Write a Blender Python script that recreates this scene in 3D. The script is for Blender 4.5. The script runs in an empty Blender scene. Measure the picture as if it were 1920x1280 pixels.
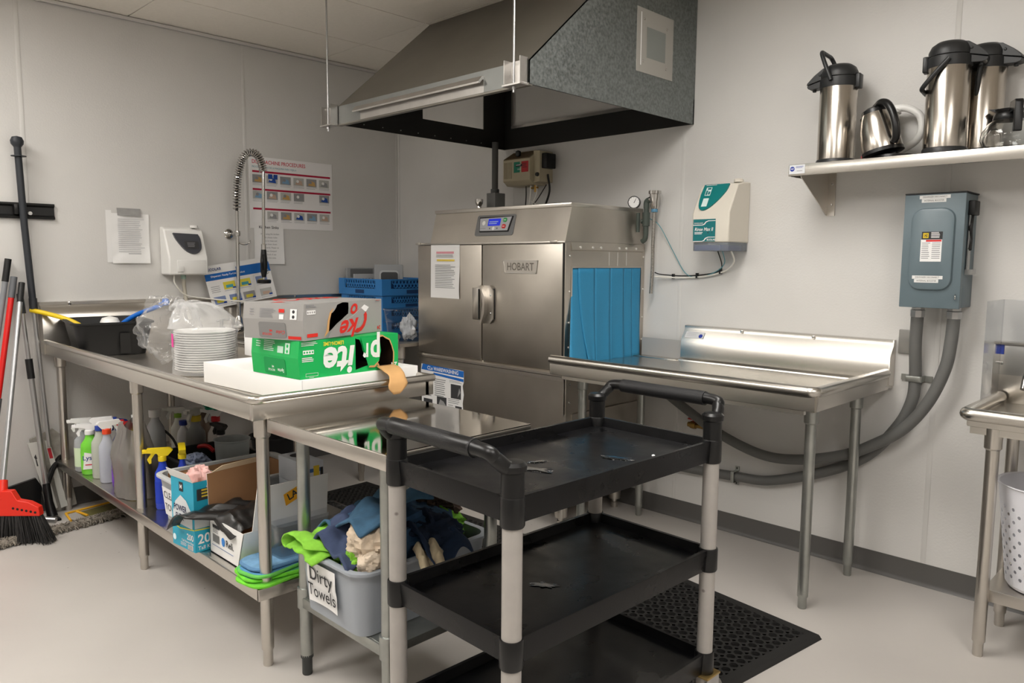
import bpy, bmesh, math, random
from mathutils import Vector, Matrix, noise
from math import sin, cos, pi, radians
V = Vector
rnd = random.Random(7)
scene = bpy.context.scene
COL = scene.collection

EXPOSURE = .30
# ---------------------------------------------------------------- materials
def lin(c):
    return tuple(((v/255)/12.92 if v/255 <= .04045 else ((v/255+.055)/1.055)**2.4) for v in c)
MATS = {}
def mat(name, rgb, rough=.5, metal=0., var=0., vscale=8., bump=0., bscale=200., trans=0., ior=1.45,
        emit=None, estr=0., stretch=None, rvar=0., alpha=1., coat=0., spec=None, speck=None, sss=0.):
    if name in MATS: return MATS[name]
    m = bpy.data.materials.new(name); m.use_nodes = True
    nt = m.node_tree; b = nt.nodes['Principled BSDF']
    c = lin(rgb)
    b.inputs['Base Color'].default_value = (*c, 1)
    b.inputs['Roughness'].default_value = rough
    b.inputs['Metallic'].default_value = metal
    b.inputs['IOR'].default_value = ior
    if trans: b.inputs['Transmission Weight'].default_value = trans
    if alpha < 1: b.inputs['Alpha'].default_value = alpha
    if coat: b.inputs['Coat Weight'].default_value = coat
    if spec is not None: b.inputs['Specular IOR Level'].default_value = spec
    if emit:
        b.inputs['Emission Color'].default_value = (*lin(emit), 1); b.inputs['Emission Strength'].default_value = estr
    if var or rvar or bump or speck:
        tc = nt.nodes.new('ShaderNodeTexCoord'); mp = nt.nodes.new('ShaderNodeMapping')
        nt.links.new(tc.outputs['Object'], mp.inputs['Vector'])
        if stretch: mp.inputs['Scale'].default_value = stretch
    if var or rvar:
        n = nt.nodes.new('ShaderNodeTexNoise'); n.inputs['Scale'].default_value = vscale; n.inputs['Detail'].default_value = 6
        nt.links.new(mp.outputs['Vector'], n.inputs['Vector'])
        if var:
            r = nt.nodes.new('ShaderNodeValToRGB')
            r.color_ramp.elements[0].position = .3; r.color_ramp.elements[1].position = .7
            r.color_ramp.elements[0].color = (*[max(0, x*(1-var)) for x in c], 1)
            r.color_ramp.elements[1].color = (*[min(1, x*(1+var)) for x in c], 1)
            nt.links.new(n.outputs['Fac'], r.inputs['Fac'])
            out = r.outputs['Color']
            if speck:
                sc, dens, srgb = speck
                w = nt.nodes.new('ShaderNodeTexVoronoi'); w.inputs['Scale'].default_value = sc
                nt.links.new(mp.outputs['Vector'], w.inputs['Vector'])
                r2 = nt.nodes.new('ShaderNodeValToRGB'); r2.color_ramp.interpolation = 'LINEAR'
                r2.color_ramp.elements[0].position = dens*.6; r2.color_ramp.elements[1].position = dens
                r2.color_ramp.elements[0].color = (1, 1, 1, 1); r2.color_ramp.elements[1].color = (0, 0, 0, 1)
                nt.links.new(w.outputs['Distance'], r2.inputs['Fac'])
                mx = nt.nodes.new('ShaderNodeMix'); mx.data_type = 'RGBA'
                nt.links.new(r2.outputs['Color'], mx.inputs[0]); nt.links.new(out, mx.inputs[6])
                mx.inputs[7].default_value = (*lin(srgb), 1); out = mx.outputs[2]
            nt.links.new(out, b.inputs['Base Color'])
        if rvar:
            mr = nt.nodes.new('ShaderNodeMapRange')
            mr.inputs[3].default_value = max(.02, rough-rvar); mr.inputs[4].default_value = min(1, rough+rvar)
            mr.inputs[1].default_value = .3; mr.inputs[2].default_value = .7
            nt.links.new(n.outputs['Fac'], mr.inputs[0]); nt.links.new(mr.outputs[0], b.inputs['Roughness'])
    if bump:
        n2 = nt.nodes.new('ShaderNodeTexNoise'); n2.inputs['Scale'].default_value = bscale; n2.inputs['Detail'].default_value = 3
        nt.links.new(mp.outputs['Vector'], n2.inputs['Vector'])
        bp = nt.nodes.new('ShaderNodeBump'); bp.inputs['Strength'].default_value = bump; bp.inputs['Distance'].default_value = .002
        nt.links.new(n2.outputs['Fac'], bp.inputs['Height']); nt.links.new(bp.outputs['Normal'], b.inputs['Normal'])
    MATS[name] = m
    return m
def plastic(rgb, rough=.4, **k):
    return mat('plastic_%d_%d_%d_%d' % (*rgb, int(rough*100)), rgb, rough, **k)
def paper(rgb):
    return mat('paper_%d_%d_%d' % rgb, rgb, .75)
def cloth(rgb):
    return mat('cloth_%d_%d_%d' % rgb, rgb, .95, var=.18, vscale=30, bump=.5, bscale=500)

WALL = mat('wall_panel', (212, 210, 207), .38, var=.03, vscale=2.5, bump=.35, bscale=110)
SEAM = mat('wall_seam', (214, 212, 209), .35)
FLOOR = mat('floor_epoxy', (188, 183, 178), .42, var=.07, vscale=1.6, bump=.12, bscale=60, rvar=.12, speck=(9, .035, (120, 112, 104)))
CEIL = mat('ceiling_tile', (240, 234, 224), .9, var=.02, vscale=60)
BASE = mat('cove_base', (88, 86, 84), .45)
STEEL = mat('brushed_steel', (204, 199, 192), .28, 1., var=.035, vscale=2.5)
STEELY = mat('brushed_steel_lengthwise', (204, 200, 193), .27, 1., var=.03, vscale=3.)
STEELD = mat('dull_steel', (194, 188, 179), .36, 1., var=.07, vscale=5, rvar=.05)
STEELV = mat('vertical_brushed_steel', (190, 183, 174), .22, 1., var=.05, vscale=40, stretch=(14, 14, .6))
MIRROR = mat('polished_steel', (170, 166, 160), .07, 1., rvar=.03, vscale=12)
CHROME = mat('chrome', (200, 198, 195), .12, 1.)
GALVL = mat('galvanized_leg', (168, 170, 166), .34, .9, var=.12, vscale=14)
GALV = mat('galvanized_sheet', (122, 127, 126), .42, .75, var=.32, vscale=80, rvar=.1)
GALVS = mat('smooth_galvanized_sheet', (128, 124, 116), .40, .75, var=.06, vscale=5)
ALU = mat('aluminium', (190, 187, 183), .32, .9, var=.05, vscale=20)
SILVER = mat('silver_tube', (178, 178, 178), .3, .85)
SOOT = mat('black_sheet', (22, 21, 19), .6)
BLACK = mat('black_plastic', (14, 14, 15), .34)
BLACKM = mat('matte_black_plastic', (18, 18, 19), .5)
TRAY = mat('scuffed_black_plastic', (11, 11, 13), .33, spec=.35, var=.35, vscale=9, rvar=.10, bump=.1, bscale=300)
RUBBER = mat('black_rubber', (30, 29, 28), .75)
POST = mat('painted_post', (168, 163, 158), .38, var=.04, vscale=25, speck=(14, .10, (120, 114, 110)))
WHITE = plastic((236, 235, 232), .35)
WPAPER = paper((236, 235, 234))
CARD = mat('white_carton', (240, 239, 237), .55)
BROWN = mat('brown_cardboard', (150, 112, 78), .8, var=.06, vscale=12)
KRAFT = mat('kraft_liner', (206, 160, 105), .8, var=.05, vscale=20)
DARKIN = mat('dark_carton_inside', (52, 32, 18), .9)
INK = paper((52, 52, 54)); INKG = paper((140, 140, 142)); INKL = paper((186, 186, 188))
CLEAR = None
def film_mat(name, rough=.08, base=.05, tint=(1, 1, 1)):
    m = bpy.data.materials.new(name); m.use_nodes = True; nt = m.node_tree; nt.nodes.clear()
    o = nt.nodes.new('ShaderNodeOutputMaterial'); mx = nt.nodes.new('ShaderNodeMixShader'); tr = nt.nodes.new('ShaderNodeBsdfTransparent'); gl = nt.nodes.new('ShaderNodeBsdfGlossy'); fr = nt.nodes.new('ShaderNodeLayerWeight'); pw = nt.nodes.new('ShaderNodeMath'); pw.operation = 'POWER'; pw.inputs[1].default_value = 3.; ml = nt.nodes.new('ShaderNodeMath'); ml.operation = 'MULTIPLY'; ml.inputs[1].default_value = .55; ad = nt.nodes.new('ShaderNodeMath')
    tr.inputs[0].default_value = (*tint, 1); gl.inputs['Roughness'].default_value = rough; ad.operation = 'ADD'; ad.inputs[1].default_value = base
    nt.links.new(fr.outputs['Facing'], pw.inputs[0]); nt.links.new(pw.outputs[0], ml.inputs[0]); nt.links.new(ml.outputs[0], ad.inputs[0]); nt.links.new(ad.outputs[0], mx.inputs[0]); nt.links.new(tr.outputs[0], mx.inputs[1]); nt.links.new(gl.outputs[0], mx.inputs[2]); nt.links.new(mx.outputs[0], o.inputs[0])
    return m
def milky(name, w):
    m = film_mat(name, .12, .04, (.985, .985, .985)); nt = m.node_tree; o = [n for n in nt.nodes if n.type == 'OUTPUT_MATERIAL'][0]; sh = o.inputs[0].links[0].from_socket
    df = nt.nodes.new('ShaderNodeBsdfDiffuse'); df.inputs[0].default_value = (.9, .9, .9, 1); m2 = nt.nodes.new('ShaderNodeMixShader'); m2.inputs[0].default_value = w
    nt.links.new(sh, m2.inputs[1]); nt.links.new(df.outputs[0], m2.inputs[2]); nt.links.new(m2.outputs[0], o.inputs[0]); return m
MILKY = milky('milky_bag', .24); CRINK = milky('crinkled_bag', .08)
FILM = film_mat('clear_film', .05, .10, (.985, .985, .985))
CLEAR = film_mat('clear_plastic', .05, .03, (.90, .91, .92))
WATER = mat('water', (235, 242, 250), .02, trans=1., ior=1.33)

# ---------------------------------------------------------------- mesh builder
class Pl:
    """a flat drawing plane: origin, two in-plane directions"""
    def __init__(s, o, ux, uy):
        s.o = V(o); s.x = V(ux).normalized(); s.y = V(uy).normalized(); s.n = s.x.cross(s.y).normalized()
    def __call__(s, u, v, d=0.): return s.o + s.x*u + s.y*v + s.n*d
    def M(s, u, v, d, rot=0.):
        m = Matrix.Identity(4); c, k = cos(rot), sin(rot)
        X = s.x*c + s.y*k; Y = -s.x*k + s.y*c
        for i in range(3):
            m[i][0] = X[i]; m[i][1] = Y[i]; m[i][2] = s.n[i]
        p = s(u, v, d)
        for i in range(3): m[i][3] = p[i]
        return m
_fc = {}
class MB:
    def __init__(s): s.bm = bmesh.new(); s.mats = []; s.mi = 0
    def m(s, material):
        if material not in s.mats: s.mats.append(material)
        s.mi = s.mats.index(material); return s
    def face(s, vs, smooth=False):
        try: f = s.bm.faces.new(vs)
        except ValueError: return None
        f.material_index = s.mi; f.smooth = smooth; return f
    def v(s, p): return s.bm.verts.new(p)
    def poly(s, pts): return s.face([s.v(p) for p in pts])
    def box(s, x0, x1, y0, y1, z0, z1, bev=0., seg=2, M=None):
        b = bmesh.new()
        bmesh.ops.create_cube(b, size=1.)
        for q in b.verts: q.co = V(((x0+x1)/2+q.co.x*(x1-x0), (y0+y1)/2+q.co.y*(y1-y0), (z0+z1)/2+q.co.z*(z1-z0)))
        if bev: bmesh.ops.bevel(b, geom=b.edges[:]+b.verts[:], offset=bev, segments=seg, affect='EDGES', profile=.5)
        s.add(b, M, smooth=False); return s
    def add(s, b, M=None, smooth=False):
        if M is not None: bmesh.ops.transform(b, matrix=M, verts=b.verts[:])
        mp = {}
        for q in b.verts: mp[q] = s.bm.verts.new(q.co)
        for f in b.faces:
            try: g = s.bm.faces.new([mp[q] for q in f.verts])
            except ValueError: continue
            g.material_index = s.mi; g.smooth = smooth or f.smooth
        b.free()
    def prism(s, poly, fn, a, b):
        """extrude a 2D outline: fn(p, q, t) -> point, t from a to b"""
        A = [s.v(fn(p, q, a)) for p, q in poly]; B = [s.v(fn(p, q, b)) for p, q in poly]
        n = len(poly)
        s.face(A[::-1]); s.face(B)
        for i in range(n): s.face([A[i], A[(i+1) % n], B[(i+1) % n], B[i]])
        return s
    def tube(s, pts, r, seg=12, cap=True, closed=False, sm=True):
        pts = [V(p) for p in pts]; n = len(pts)
        rs = r if isinstance(r, (list, tuple)) else [r]*n
        rings = []; prev = None
        for i, p in enumerate(pts):
            t = (pts[(i+1) % n]-pts[i-1]) if closed else (pts[min(i+1, n-1)]-pts[max(i-1, 0)])
            if t.length < 1e-9: t = V((0, 0, 1))
            t.normalize()
            if prev is None:
                a = V((0, 0, 1)) if abs(t.z) < .9 else V((1, 0, 0)); u = t.cross(a).normalized()
            else: u = (prev-t*prev.dot(t)).normalized()
            prev = u; w = t.cross(u)
            rings.append([s.v(p+(u*cos(2*pi*k/seg)+w*sin(2*pi*k/seg))*rs[i]) for k in range(seg)])
        for i in range(n if closed else n-1):
            A, B = rings[i], rings[(i+1) % n]
            for k in range(seg): s.face([A[k], A[(k+1) % seg], B[(k+1) % seg], B[k]], sm)
        if cap and not closed: s.face(rings[0][::-1]); s.face(rings[-1])
        return s
    def cyl(s, p0, p1, r, r1=None, seg=20): return s.tube([p0, p1], [r, r if r1 is None else r1], seg)
    def lathe(s, prof, c=(0, 0, 0), seg=28, M=None, cap=True, sx=1., sy=1.):
        """prof: list of (radius, z) bottom to top"""
        M = M or Matrix.Identity(4); c = V(c); rings = []
        for r, z in prof:
            if r < 1e-6: rings.append([s.v(M @ (c+V((0, 0, z))))])
            else: rings.append([s.v(M @ (c+V((r*sx*cos(2*pi*k/seg), r*sy*sin(2*pi*k/seg), z)))) for k in range(seg)])
        for i in range(len(rings)-1):
            A, B = rings[i], rings[i+1]
            sm = True
            for k in range(seg):
                k2 = (k+1) % seg
                if len(A) == 1 and len(B) > 1: s.face([A[0], B[k2], B[k]], sm)
                elif len(B) == 1 and len(A) > 1: s.face([A[k], A[k2], B[0]], sm)
                elif len(A) > 1: s.face([A[k], A[k2], B[k2], B[k]], sm)
        if cap:
            if len(rings[0]) > 1: s.face(rings[0][::-1])
            if len(rings[-1]) > 1: s.face(rings[-1])
        return s
    def grid(s, fn, nu, nv, closed_u=False, sm=True):
        g = [[s.v(fn(i/(nu if closed_u else nu-1), j/(nv-1))) for j in range(nv)] for i in range(nu)]
        for i in range(nu if closed_u else nu-1):
            for j in range(nv-1):
                i2 = (i+1) % nu
                s.face([g[i][j], g[i2][j], g[i2][j+1], g[i][j+1]], sm)
        return g
    def rect(s, P, u0, v0, u1, v1, d=.0006): return s.poly([P(u0, v0, d), P(u1, v0, d), P(u1, v1, d), P(u0, v1, d)])
    def shape(s, P, pts, d=.0006): return s.poly([P(u, v, d) for u, v in pts])
    def disc(s, P, u, v, r, d=.0006, seg=20): return s.poly([P(u+r*cos(2*pi*k/seg), v+r*sin(2*pi*k/seg), d) for k in range(seg)])
    def lines(s, P, u0, u1, v0, v1, n, d=.0006, th=.35, ragged=.25):
        """rows of unreadably small print"""
        h = (v1-v0)/n
        for i in range(n):
            e = u1-(u1-u0)*ragged*rnd.random()
            s.rect(P, u0, v1-h*(i+th), e, v1-h*i, d)
    def text(s, P, u, v, txt, size, d=.0008, rot=0., ext=.0, bold=0., ax='LEFT', shear=0., sx=1.):
        key = (txt, bold, ax, shear, ext)
        if key not in _fc:
            cu = bpy.data.curves.new('t', 'FONT'); cu.body = txt; cu.size = 1.; cu.align_x = ax; cu.align_y = 'CENTER'
            cu.offset = bold; cu.shear = shear; cu.extrude = ext; cu.resolution_u = 3
            o = bpy.data.objects.new('t', cu); _fc[key] = bpy.data.meshes.new_from_object(o)
            bpy.data.objects.remove(o)
        me = _fc[key]; b = bmesh.new(); b.from_mesh(me)
        S = Matrix.Diagonal((size*sx, size, size if ext else 1, 1))
        s.add(b, P.M(u, v, d, rot) @ S)
    def build(s, name, parent=None, loc=None, smooth=False, bev=0., solid=0., sub=0):
        W = parent and WORLD[parent.name]
        me = bpy.data.meshes.new(name)
        bmesh.ops.recalc_face_normals(s.bm, faces=s.bm.faces[:]) if not getattr(s, 'norecalc', False) else None
        if W is not None: s.bm.transform(W.inverted())
        elif loc is not None: s.bm.transform(Matrix.Translation(-V(loc)))
        s.bm.to_mesh(me); s.bm.free()
        for m_ in s.mats: me.materials.append(m_)
        o = bpy.data.objects.new(name, me); COL.objects.link(o)
        if parent: o.parent = parent; WORLD[o.name] = W.copy()
        else:
            o.location = loc or (0, 0, 0); WORLD[o.name] = Matrix.Translation(V(loc or (0, 0, 0)))
        me.set_sharp_from_angle(angle=radians(38))
        if smooth:
            for p in me.polygons: p.use_smooth = True
        if bev:
            q = o.modifiers.new('bevel', 'BEVEL'); q.width = bev; q.segments = 2; q.limit_method = 'ANGLE'
        if solid:
            q = o.modifiers.new('solidify', 'SOLIDIFY'); q.thickness = solid; q.offset = 0
        if sub:
            q = o.modifiers.new('subdivision', 'SUBSURF'); q.levels = sub; q.render_levels = sub
        return o
WORLD = {}
def thing(name, label, cat, loc, rz=0., group=None):
    o = bpy.data.objects.new(name, None); COL.objects.link(o)
    o.location = loc; o.rotation_euler = (0, 0, rz); o.empty_display_size = .1
    o['label'] = label; o['category'] = cat
    if group: o['group'] = group
    WORLD[o.name] = Matrix.Translation(V(loc)) @ Matrix.Rotation(rz, 4, 'Z')
    return o
def tag(o, label, cat, group=None, kind=None):
    o['label'] = label; o['category'] = cat
    if group: o['group'] = group
    if kind: o['kind'] = kind
    return o
def struct(mb, name):
    o = mb.build(name); o['kind'] = 'structure'; return o
def copy_tree(o, parent=None):
    c = o.copy(); COL.objects.link(c)
    if parent: c.parent = parent
    WORLD[c.name] = WORLD[o.name].copy()
    for ch in list(o.children): copy_tree(ch, c)
    return c
def place(o, loc, rz, label=None, group=None):
    o.location = loc; o.rotation_euler = (0, 0, rz)
    if label: o['label'] = label
    if group: o['group'] = group
    return o
def LM(loc, rz=0.): return Matrix.Translation(V(loc)) @ Matrix.Rotation(rz, 4, 'Z')
def arc(c, r, a0, a1, n, e1, e2):
    c = V(c); e1 = V(e1); e2 = V(e2)
    return [c+e1*(r*cos(a0+(a1-a0)*i/(n-1)))+e2*(r*sin(a0+(a1-a0)*i/(n-1))) for i in range(n)]
def bez(pts, n=24):
    """smooth curve through the given points (Catmull-Rom)"""
    P = [V(p) for p in pts]; P = [P[0]*2-P[1]]+P+[P[-1]*2-P[-2]]; out = []
    m = len(P)-3; per = max(2, n//m)
    for i in range(m):
        for k in range(per):
            t = k/per; a, b, c, d = P[i:i+4]
            out.append(.5*((2*b)+(c-a)*t+(2*a-5*b+4*c-d)*t*t+(3*b-a-3*c+d)*t**3))
    out.append(P[-2]); return out
def crumple(c, s, seed, nu=40, nv=22, fold=.35, freq=2.2, flat=1.):
    """a heap of folded cloth"""
    c = V(c); sd = V((seed*3.1, seed*1.7, seed*.9))
    def f(u, v):
        th = 2*pi*u; ph = pi*(v-.5)
        d = V((cos(th)*cos(ph), sin(th)*cos(ph), sin(ph)))
        q = d*freq+sd
        r = 1+fold*(noise.noise(q)*1.0+.5*(1-2*abs(noise.noise(q*2.1)))+.22*noise.noise(q*5.))
        return c+V((d.x*s[0]*r, d.y*s[1]*r, d.z*s[2]*(r if d.z > 0 else flat*r)))
    return f, nu, nv
def rrect(w, h, r, n=5, cx=0., cy=0.):
    out = []
    for (sx, sy, a) in ((1, 1, 0), (-1, 1, pi/2), (-1, -1, pi), (1, -1, 3*pi/2)):
        for k in range(n+1):
            t = a+pi/2*k/n
            out.append((cx+sx*(w/2-r)+r*cos(t), cy+sy*(h/2-r)+r*sin(t)))
    return out

# ---------------------------------------------------------------- camera
CAM = V((4.5455, -3.406, 1.3442)); YAW, PITCH, ROLL, FPX = .7799, -.1055, .0077, 1425.56
def basis():
    fw = V((-sin(YAW)*cos(PITCH), cos(YAW)*cos(PITCH), sin(PITCH)))
    r = V((cos(YAW), sin(YAW), 0)); u = r.cross(fw)
    return cos(ROLL)*r+sin(ROLL)*u, -sin(ROLL)*r+cos(ROLL)*u, fw
_r, _u, _f = basis()
cd = bpy.data.cameras.new('camera'); cam = bpy.data.objects.new('camera', cd); COL.objects.link(cam)
cd.sensor_fit = 'HORIZONTAL'; cd.sensor_width = 36.; cd.lens = FPX/1920*36.; cd.clip_start = .05
M = Matrix.Identity(4)
for i in range(3): M[i][0] = _r[i]; M[i][1] = _u[i]; M[i][2] = -_f[i]; M[i][3] = CAM[i]
cam.matrix_world = M
scene.camera = cam

# ---------------------------------------------------------------- room shell
H = 2.656; RX = 6.4; RY = -6.2
mb = MB().m(FLOOR); mb.box(-.1, RX+.1, RY-.1, .1, -.1, 0); struct(mb, 'floor')
mb = MB().m(WALL); mb.box(-.1, 0, RY-.1, .1, 0, H+.1); struct(mb, 'wall_left')
mb = MB().m(WALL); mb.box(0, RX, 0, .1, 0, H+.1); struct(mb, 'wall_back')
mb = MB().m(WALL); mb.box(RX, RX+.1, RY-.1, .1, 0, H+.1); struct(mb, 'wall_right')
mb = MB().m(WALL); mb.box(0, RX, RY-.1, RY, 0, H+.1); struct(mb, 'wall_front')
LIGHTS = [(3.2363, -1.60), (5.0663, -2.423), (2.0163, -3.6213), (3.8463, -3.6213), (.7963, -3.6213)]
mb = MB().m(CEIL); mb.box(-.05, RX, RY, .05, H+.012, H+.06)
xs = [.4913+.61*k for k in range(-1, 11)]; ys = [-.6255+1.1983*k for k in range(-6, 2)]
for i in range(len(xs)-1):
    for j in range(len(ys)-1):
        x0, x1 = max(xs[i]+.003, .002), min(xs[i+1]-.003, RX); y0, y1 = max(ys[j]+.003, RY), min(ys[j+1]-.003, -.002)
        if x1-x0 < .05 or y1-y0 < .05: continue
        mb.box(x0, x1, y0, y1, H, H+.011)
struct(mb, 'ceiling')
mb = MB().m(SEAM); mb.box(0, .022, RY, 0, H-.02, H-.004); mb.box(0, .004, RY, 0, H-.02, H)
struct(mb, 'trim_1')
mb = MB().m(SEAM); mb.box(.02, RX, -.022, 0, H-.02, H-.004); struct(mb, 'trim_2')
n = 3
for y in (-2.3525, -1.1673, -3.56, -4.78):
    mb = MB().m(SEAM); mb.box(0, .002, y-.010, y+.010, .1, H-.02, bev=.001); struct(mb, 'trim_%d' % n); n += 1
for x in (1.175, 2.393, 3.612, 4.83):
    mb = MB().m(SEAM); mb.box(x-.010, x+.010, -.002, 0, .1, H-.02, bev=.001); struct(mb, 'trim_%d' % n); n += 1
mb = MB().m(SEAM); mb.box(0, .02, -.004, 0, .1, H-.02); mb.box(0, .004, -.02, 0, .1, H-.02); struct(mb, 'trim_%d' % n)
cove = [(0, .0955), (.003, .0955), (.0035, .018), (.007, .008), (.014, .0), (0, 0)]
mb = MB().m(BASE); mb.prism(cove, lambda p, q, t: V((t, -p, q)), .01, RX); struct(mb, 'baseboard_back')
mb = MB().m(BASE); mb.prism(cove, lambda p, q, t: V((p, t, q)), RY, -.01); struct(mb, 'baseboard_left')
# recessed fluorescent troffers (behind or above the frame): the room's lamps, the front left one added to brighten the left wall
LENS = mat('lit_diffuser', (255, 250, 240), .6, emit=(255, 251, 245), estr=13.)
for i, (x, y) in enumerate(LIGHTS):
    places = ['nearest the back wall', 'at the right of the viewer', 'above the open floor on the left', 'behind the viewer', 'near the front left corner, added to brighten the left wall']
    t = thing('ceiling_light', 'recessed white troffer light in the ceiling '+places[i], 'light', (x, y, H))
    b = MB().m(SEAM)
    for (a0, a1, b0, b1) in ((-.3, .3, -.6, -.58), (-.3, .3, .58, .6), (-.3, -.28, -.58, .58), (.28, .3, -.58, .58)):
        b.box(x+a0, x+a1, y+b0, y+b1, H-.012, H-.001)
    b.build('frame', t)
    b = MB().m(LENS); b.box(x-.28, x+.28, y-.58, y+.58, H-.008, H-.002); b.build('diffuser', t)
w = bpy.data.worlds.new('world'); scene.world = w; w.use_nodes = True
w.node_tree.nodes['Background'].inputs[0].default_value = (.9, .92, 1, 1); w.node_tree.nodes['Background'].inputs[1].default_value = .02
# ================================================================ exhaust hood
t = thing('exhaust_hood', 'big sloped galvanized exhaust hood hung from the ceiling over the dishwasher', 'hood', (1.75, -.6, 2.03))
XL, XR, YF, ZB = 1.10, 2.446, -1.2, 2.03
ys_, top = -.597, H-.002
prof = [(YF, ZB), (YF, 2.122), (ys_, top), (-.002, top), (-.002, ZB)]
b = MB().m(GALV); b.prism(prof, lambda p, q, s: V((s, p, q)), XR-.004, XR); b.build('side_panel', t)
# left side has a cut-out
b = MB().m(GALVS)
def side(poly): b.prism(poly, lambda p, q, s: V((s, p, q)), XL, XL+.004)
h0, h1, k0, k1 = -.656, -.186, 2.133, 2.42
zt = lambda y: 2.122+(y-YF)*(top-2.122)/(ys_-YF)
side([(YF, ZB), (YF, 2.122), (h0, zt(h0)), (h0, ZB)]); side([(h1, ZB), (h1, top), (-.002, top), (-.002, ZB)])
side([(h0, ZB), (h0, k0), (h1, k0), (h1, ZB)]); side([(h0, k1), (h0, zt(h0)), (ys_, top), (h1, top), (h1, k1)])
b.build('side_panel', t)
b = MB().m(GALVS); b.prism([(YF, 2.122), (ys_, top), (ys_+.004, top-.004), (YF+.004, 2.118)], lambda p, q, s: V((s, p, q)), XL, XR); b.build('front_slope', t)
b = MB().m(mat('grey_galvanized_lip', (142, 144, 142), .4, .8, var=.05, vscale=10)); b.box(XL, XR, YF, YF+.004, ZB, 2.122); b.m(GALVS); b.box(XL, XR, YF-.003, YF+.02, ZB-.006, ZB+.004, bev=.002); b.build('front_lip', t)
# black liner inside
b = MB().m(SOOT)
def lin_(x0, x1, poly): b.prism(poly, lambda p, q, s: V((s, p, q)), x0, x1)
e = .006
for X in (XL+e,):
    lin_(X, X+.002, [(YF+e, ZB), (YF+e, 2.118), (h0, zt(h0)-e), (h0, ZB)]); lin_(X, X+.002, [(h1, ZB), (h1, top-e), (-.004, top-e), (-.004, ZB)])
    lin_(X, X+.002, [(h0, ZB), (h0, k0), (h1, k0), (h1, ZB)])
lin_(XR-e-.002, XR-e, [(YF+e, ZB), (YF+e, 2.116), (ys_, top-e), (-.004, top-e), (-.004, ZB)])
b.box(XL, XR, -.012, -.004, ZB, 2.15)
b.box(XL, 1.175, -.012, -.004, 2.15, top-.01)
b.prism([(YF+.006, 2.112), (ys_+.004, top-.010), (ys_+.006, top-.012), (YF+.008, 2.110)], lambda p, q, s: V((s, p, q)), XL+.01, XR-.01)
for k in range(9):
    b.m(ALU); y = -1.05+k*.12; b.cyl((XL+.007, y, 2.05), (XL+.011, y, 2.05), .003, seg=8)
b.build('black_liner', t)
b = MB().m(ALU); b.box(1.172, 1.19, -.016, -.006, 2.165, 2.6); b.box(1.172, XR-.02, -.018, -.006, 2.15, 2.166); b.build('rear_edge_trim', t)
# gutter rail on the lip
b = MB().m(ALU)
b.prism([(YF, 2.100), (YF-.012, 2.098), (YF-.03, 2.075), (YF-.03, 2.068), (YF-.024, 2.068), (YF-.008, 2.085), (YF-.001, 2.084)], lambda p, q, s: V((s, p, q)), 1.27, 2.19)
b.box(1.30, 2.19, YF-.002, YF, ZB+.002, 2.084)
b.build('drip_rail', t)
for (x, nm) in ((1.055, 'l'), (2.395, 'r')):
    b = MB().m(ALU)
    b.box(x-.045, x+.045, YF-.004, YF-.001, 2.03, 2.125)
    b.box(x-.045, x-.042, YF-.045, YF-.001, 2.035, 2.125); b.box(x+.042, x+.045, YF-.045, YF-.001, 2.035, 2.13)
    b.box(x-.05, x+.05, YF-.05, YF+.002, 2.024, 2.030)
    for dz in (.03, .065): b.cyl((x+.02, YF-.004, 2.03+dz), (x+.02, YF-.007, 2.03+dz), .004, seg=8)
    br = b.build('hanger_bracket', t)
    b = MB().m(SILVER); b.cyl((x-.005, YF-.028, 2.0), (x-.005, YF-.028, H), .0045, seg=10)
    b.cyl((x-.005, YF-.028, 2.012), (x-.005, YF-.028, 2.022), .009, seg=6); b.build('threaded_rod', t)
PANELF = mat('frosted_cover', (158, 155, 148), .3)
b = MB().m(PANELF)
P = Pl((XR, -.502, 2.203), (0, 1, 0), (0, 0, 1))
b.box(XR, XR+.003, -.502, -.212, 2.203, 2.484)
b.m(mat('cover_window', (128, 132, 128), .25)); b.rect(P, .075, .07, .225, .205, .0036)
b.m(CHROME)
for u, v in ((.055, .235), (.235, .225), (.05, .05), (.235, .045)): b.lathe([(.006, 0), (.005, .003), (0, .004)], M=P.M(u, v, .003), seg=10)
b.m(WPAPER); b.rect(P, .027, .03, .033, .262, .0038)  # white line paints in the bright reflection strip on the cover
b.build('access_cover', t)

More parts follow.
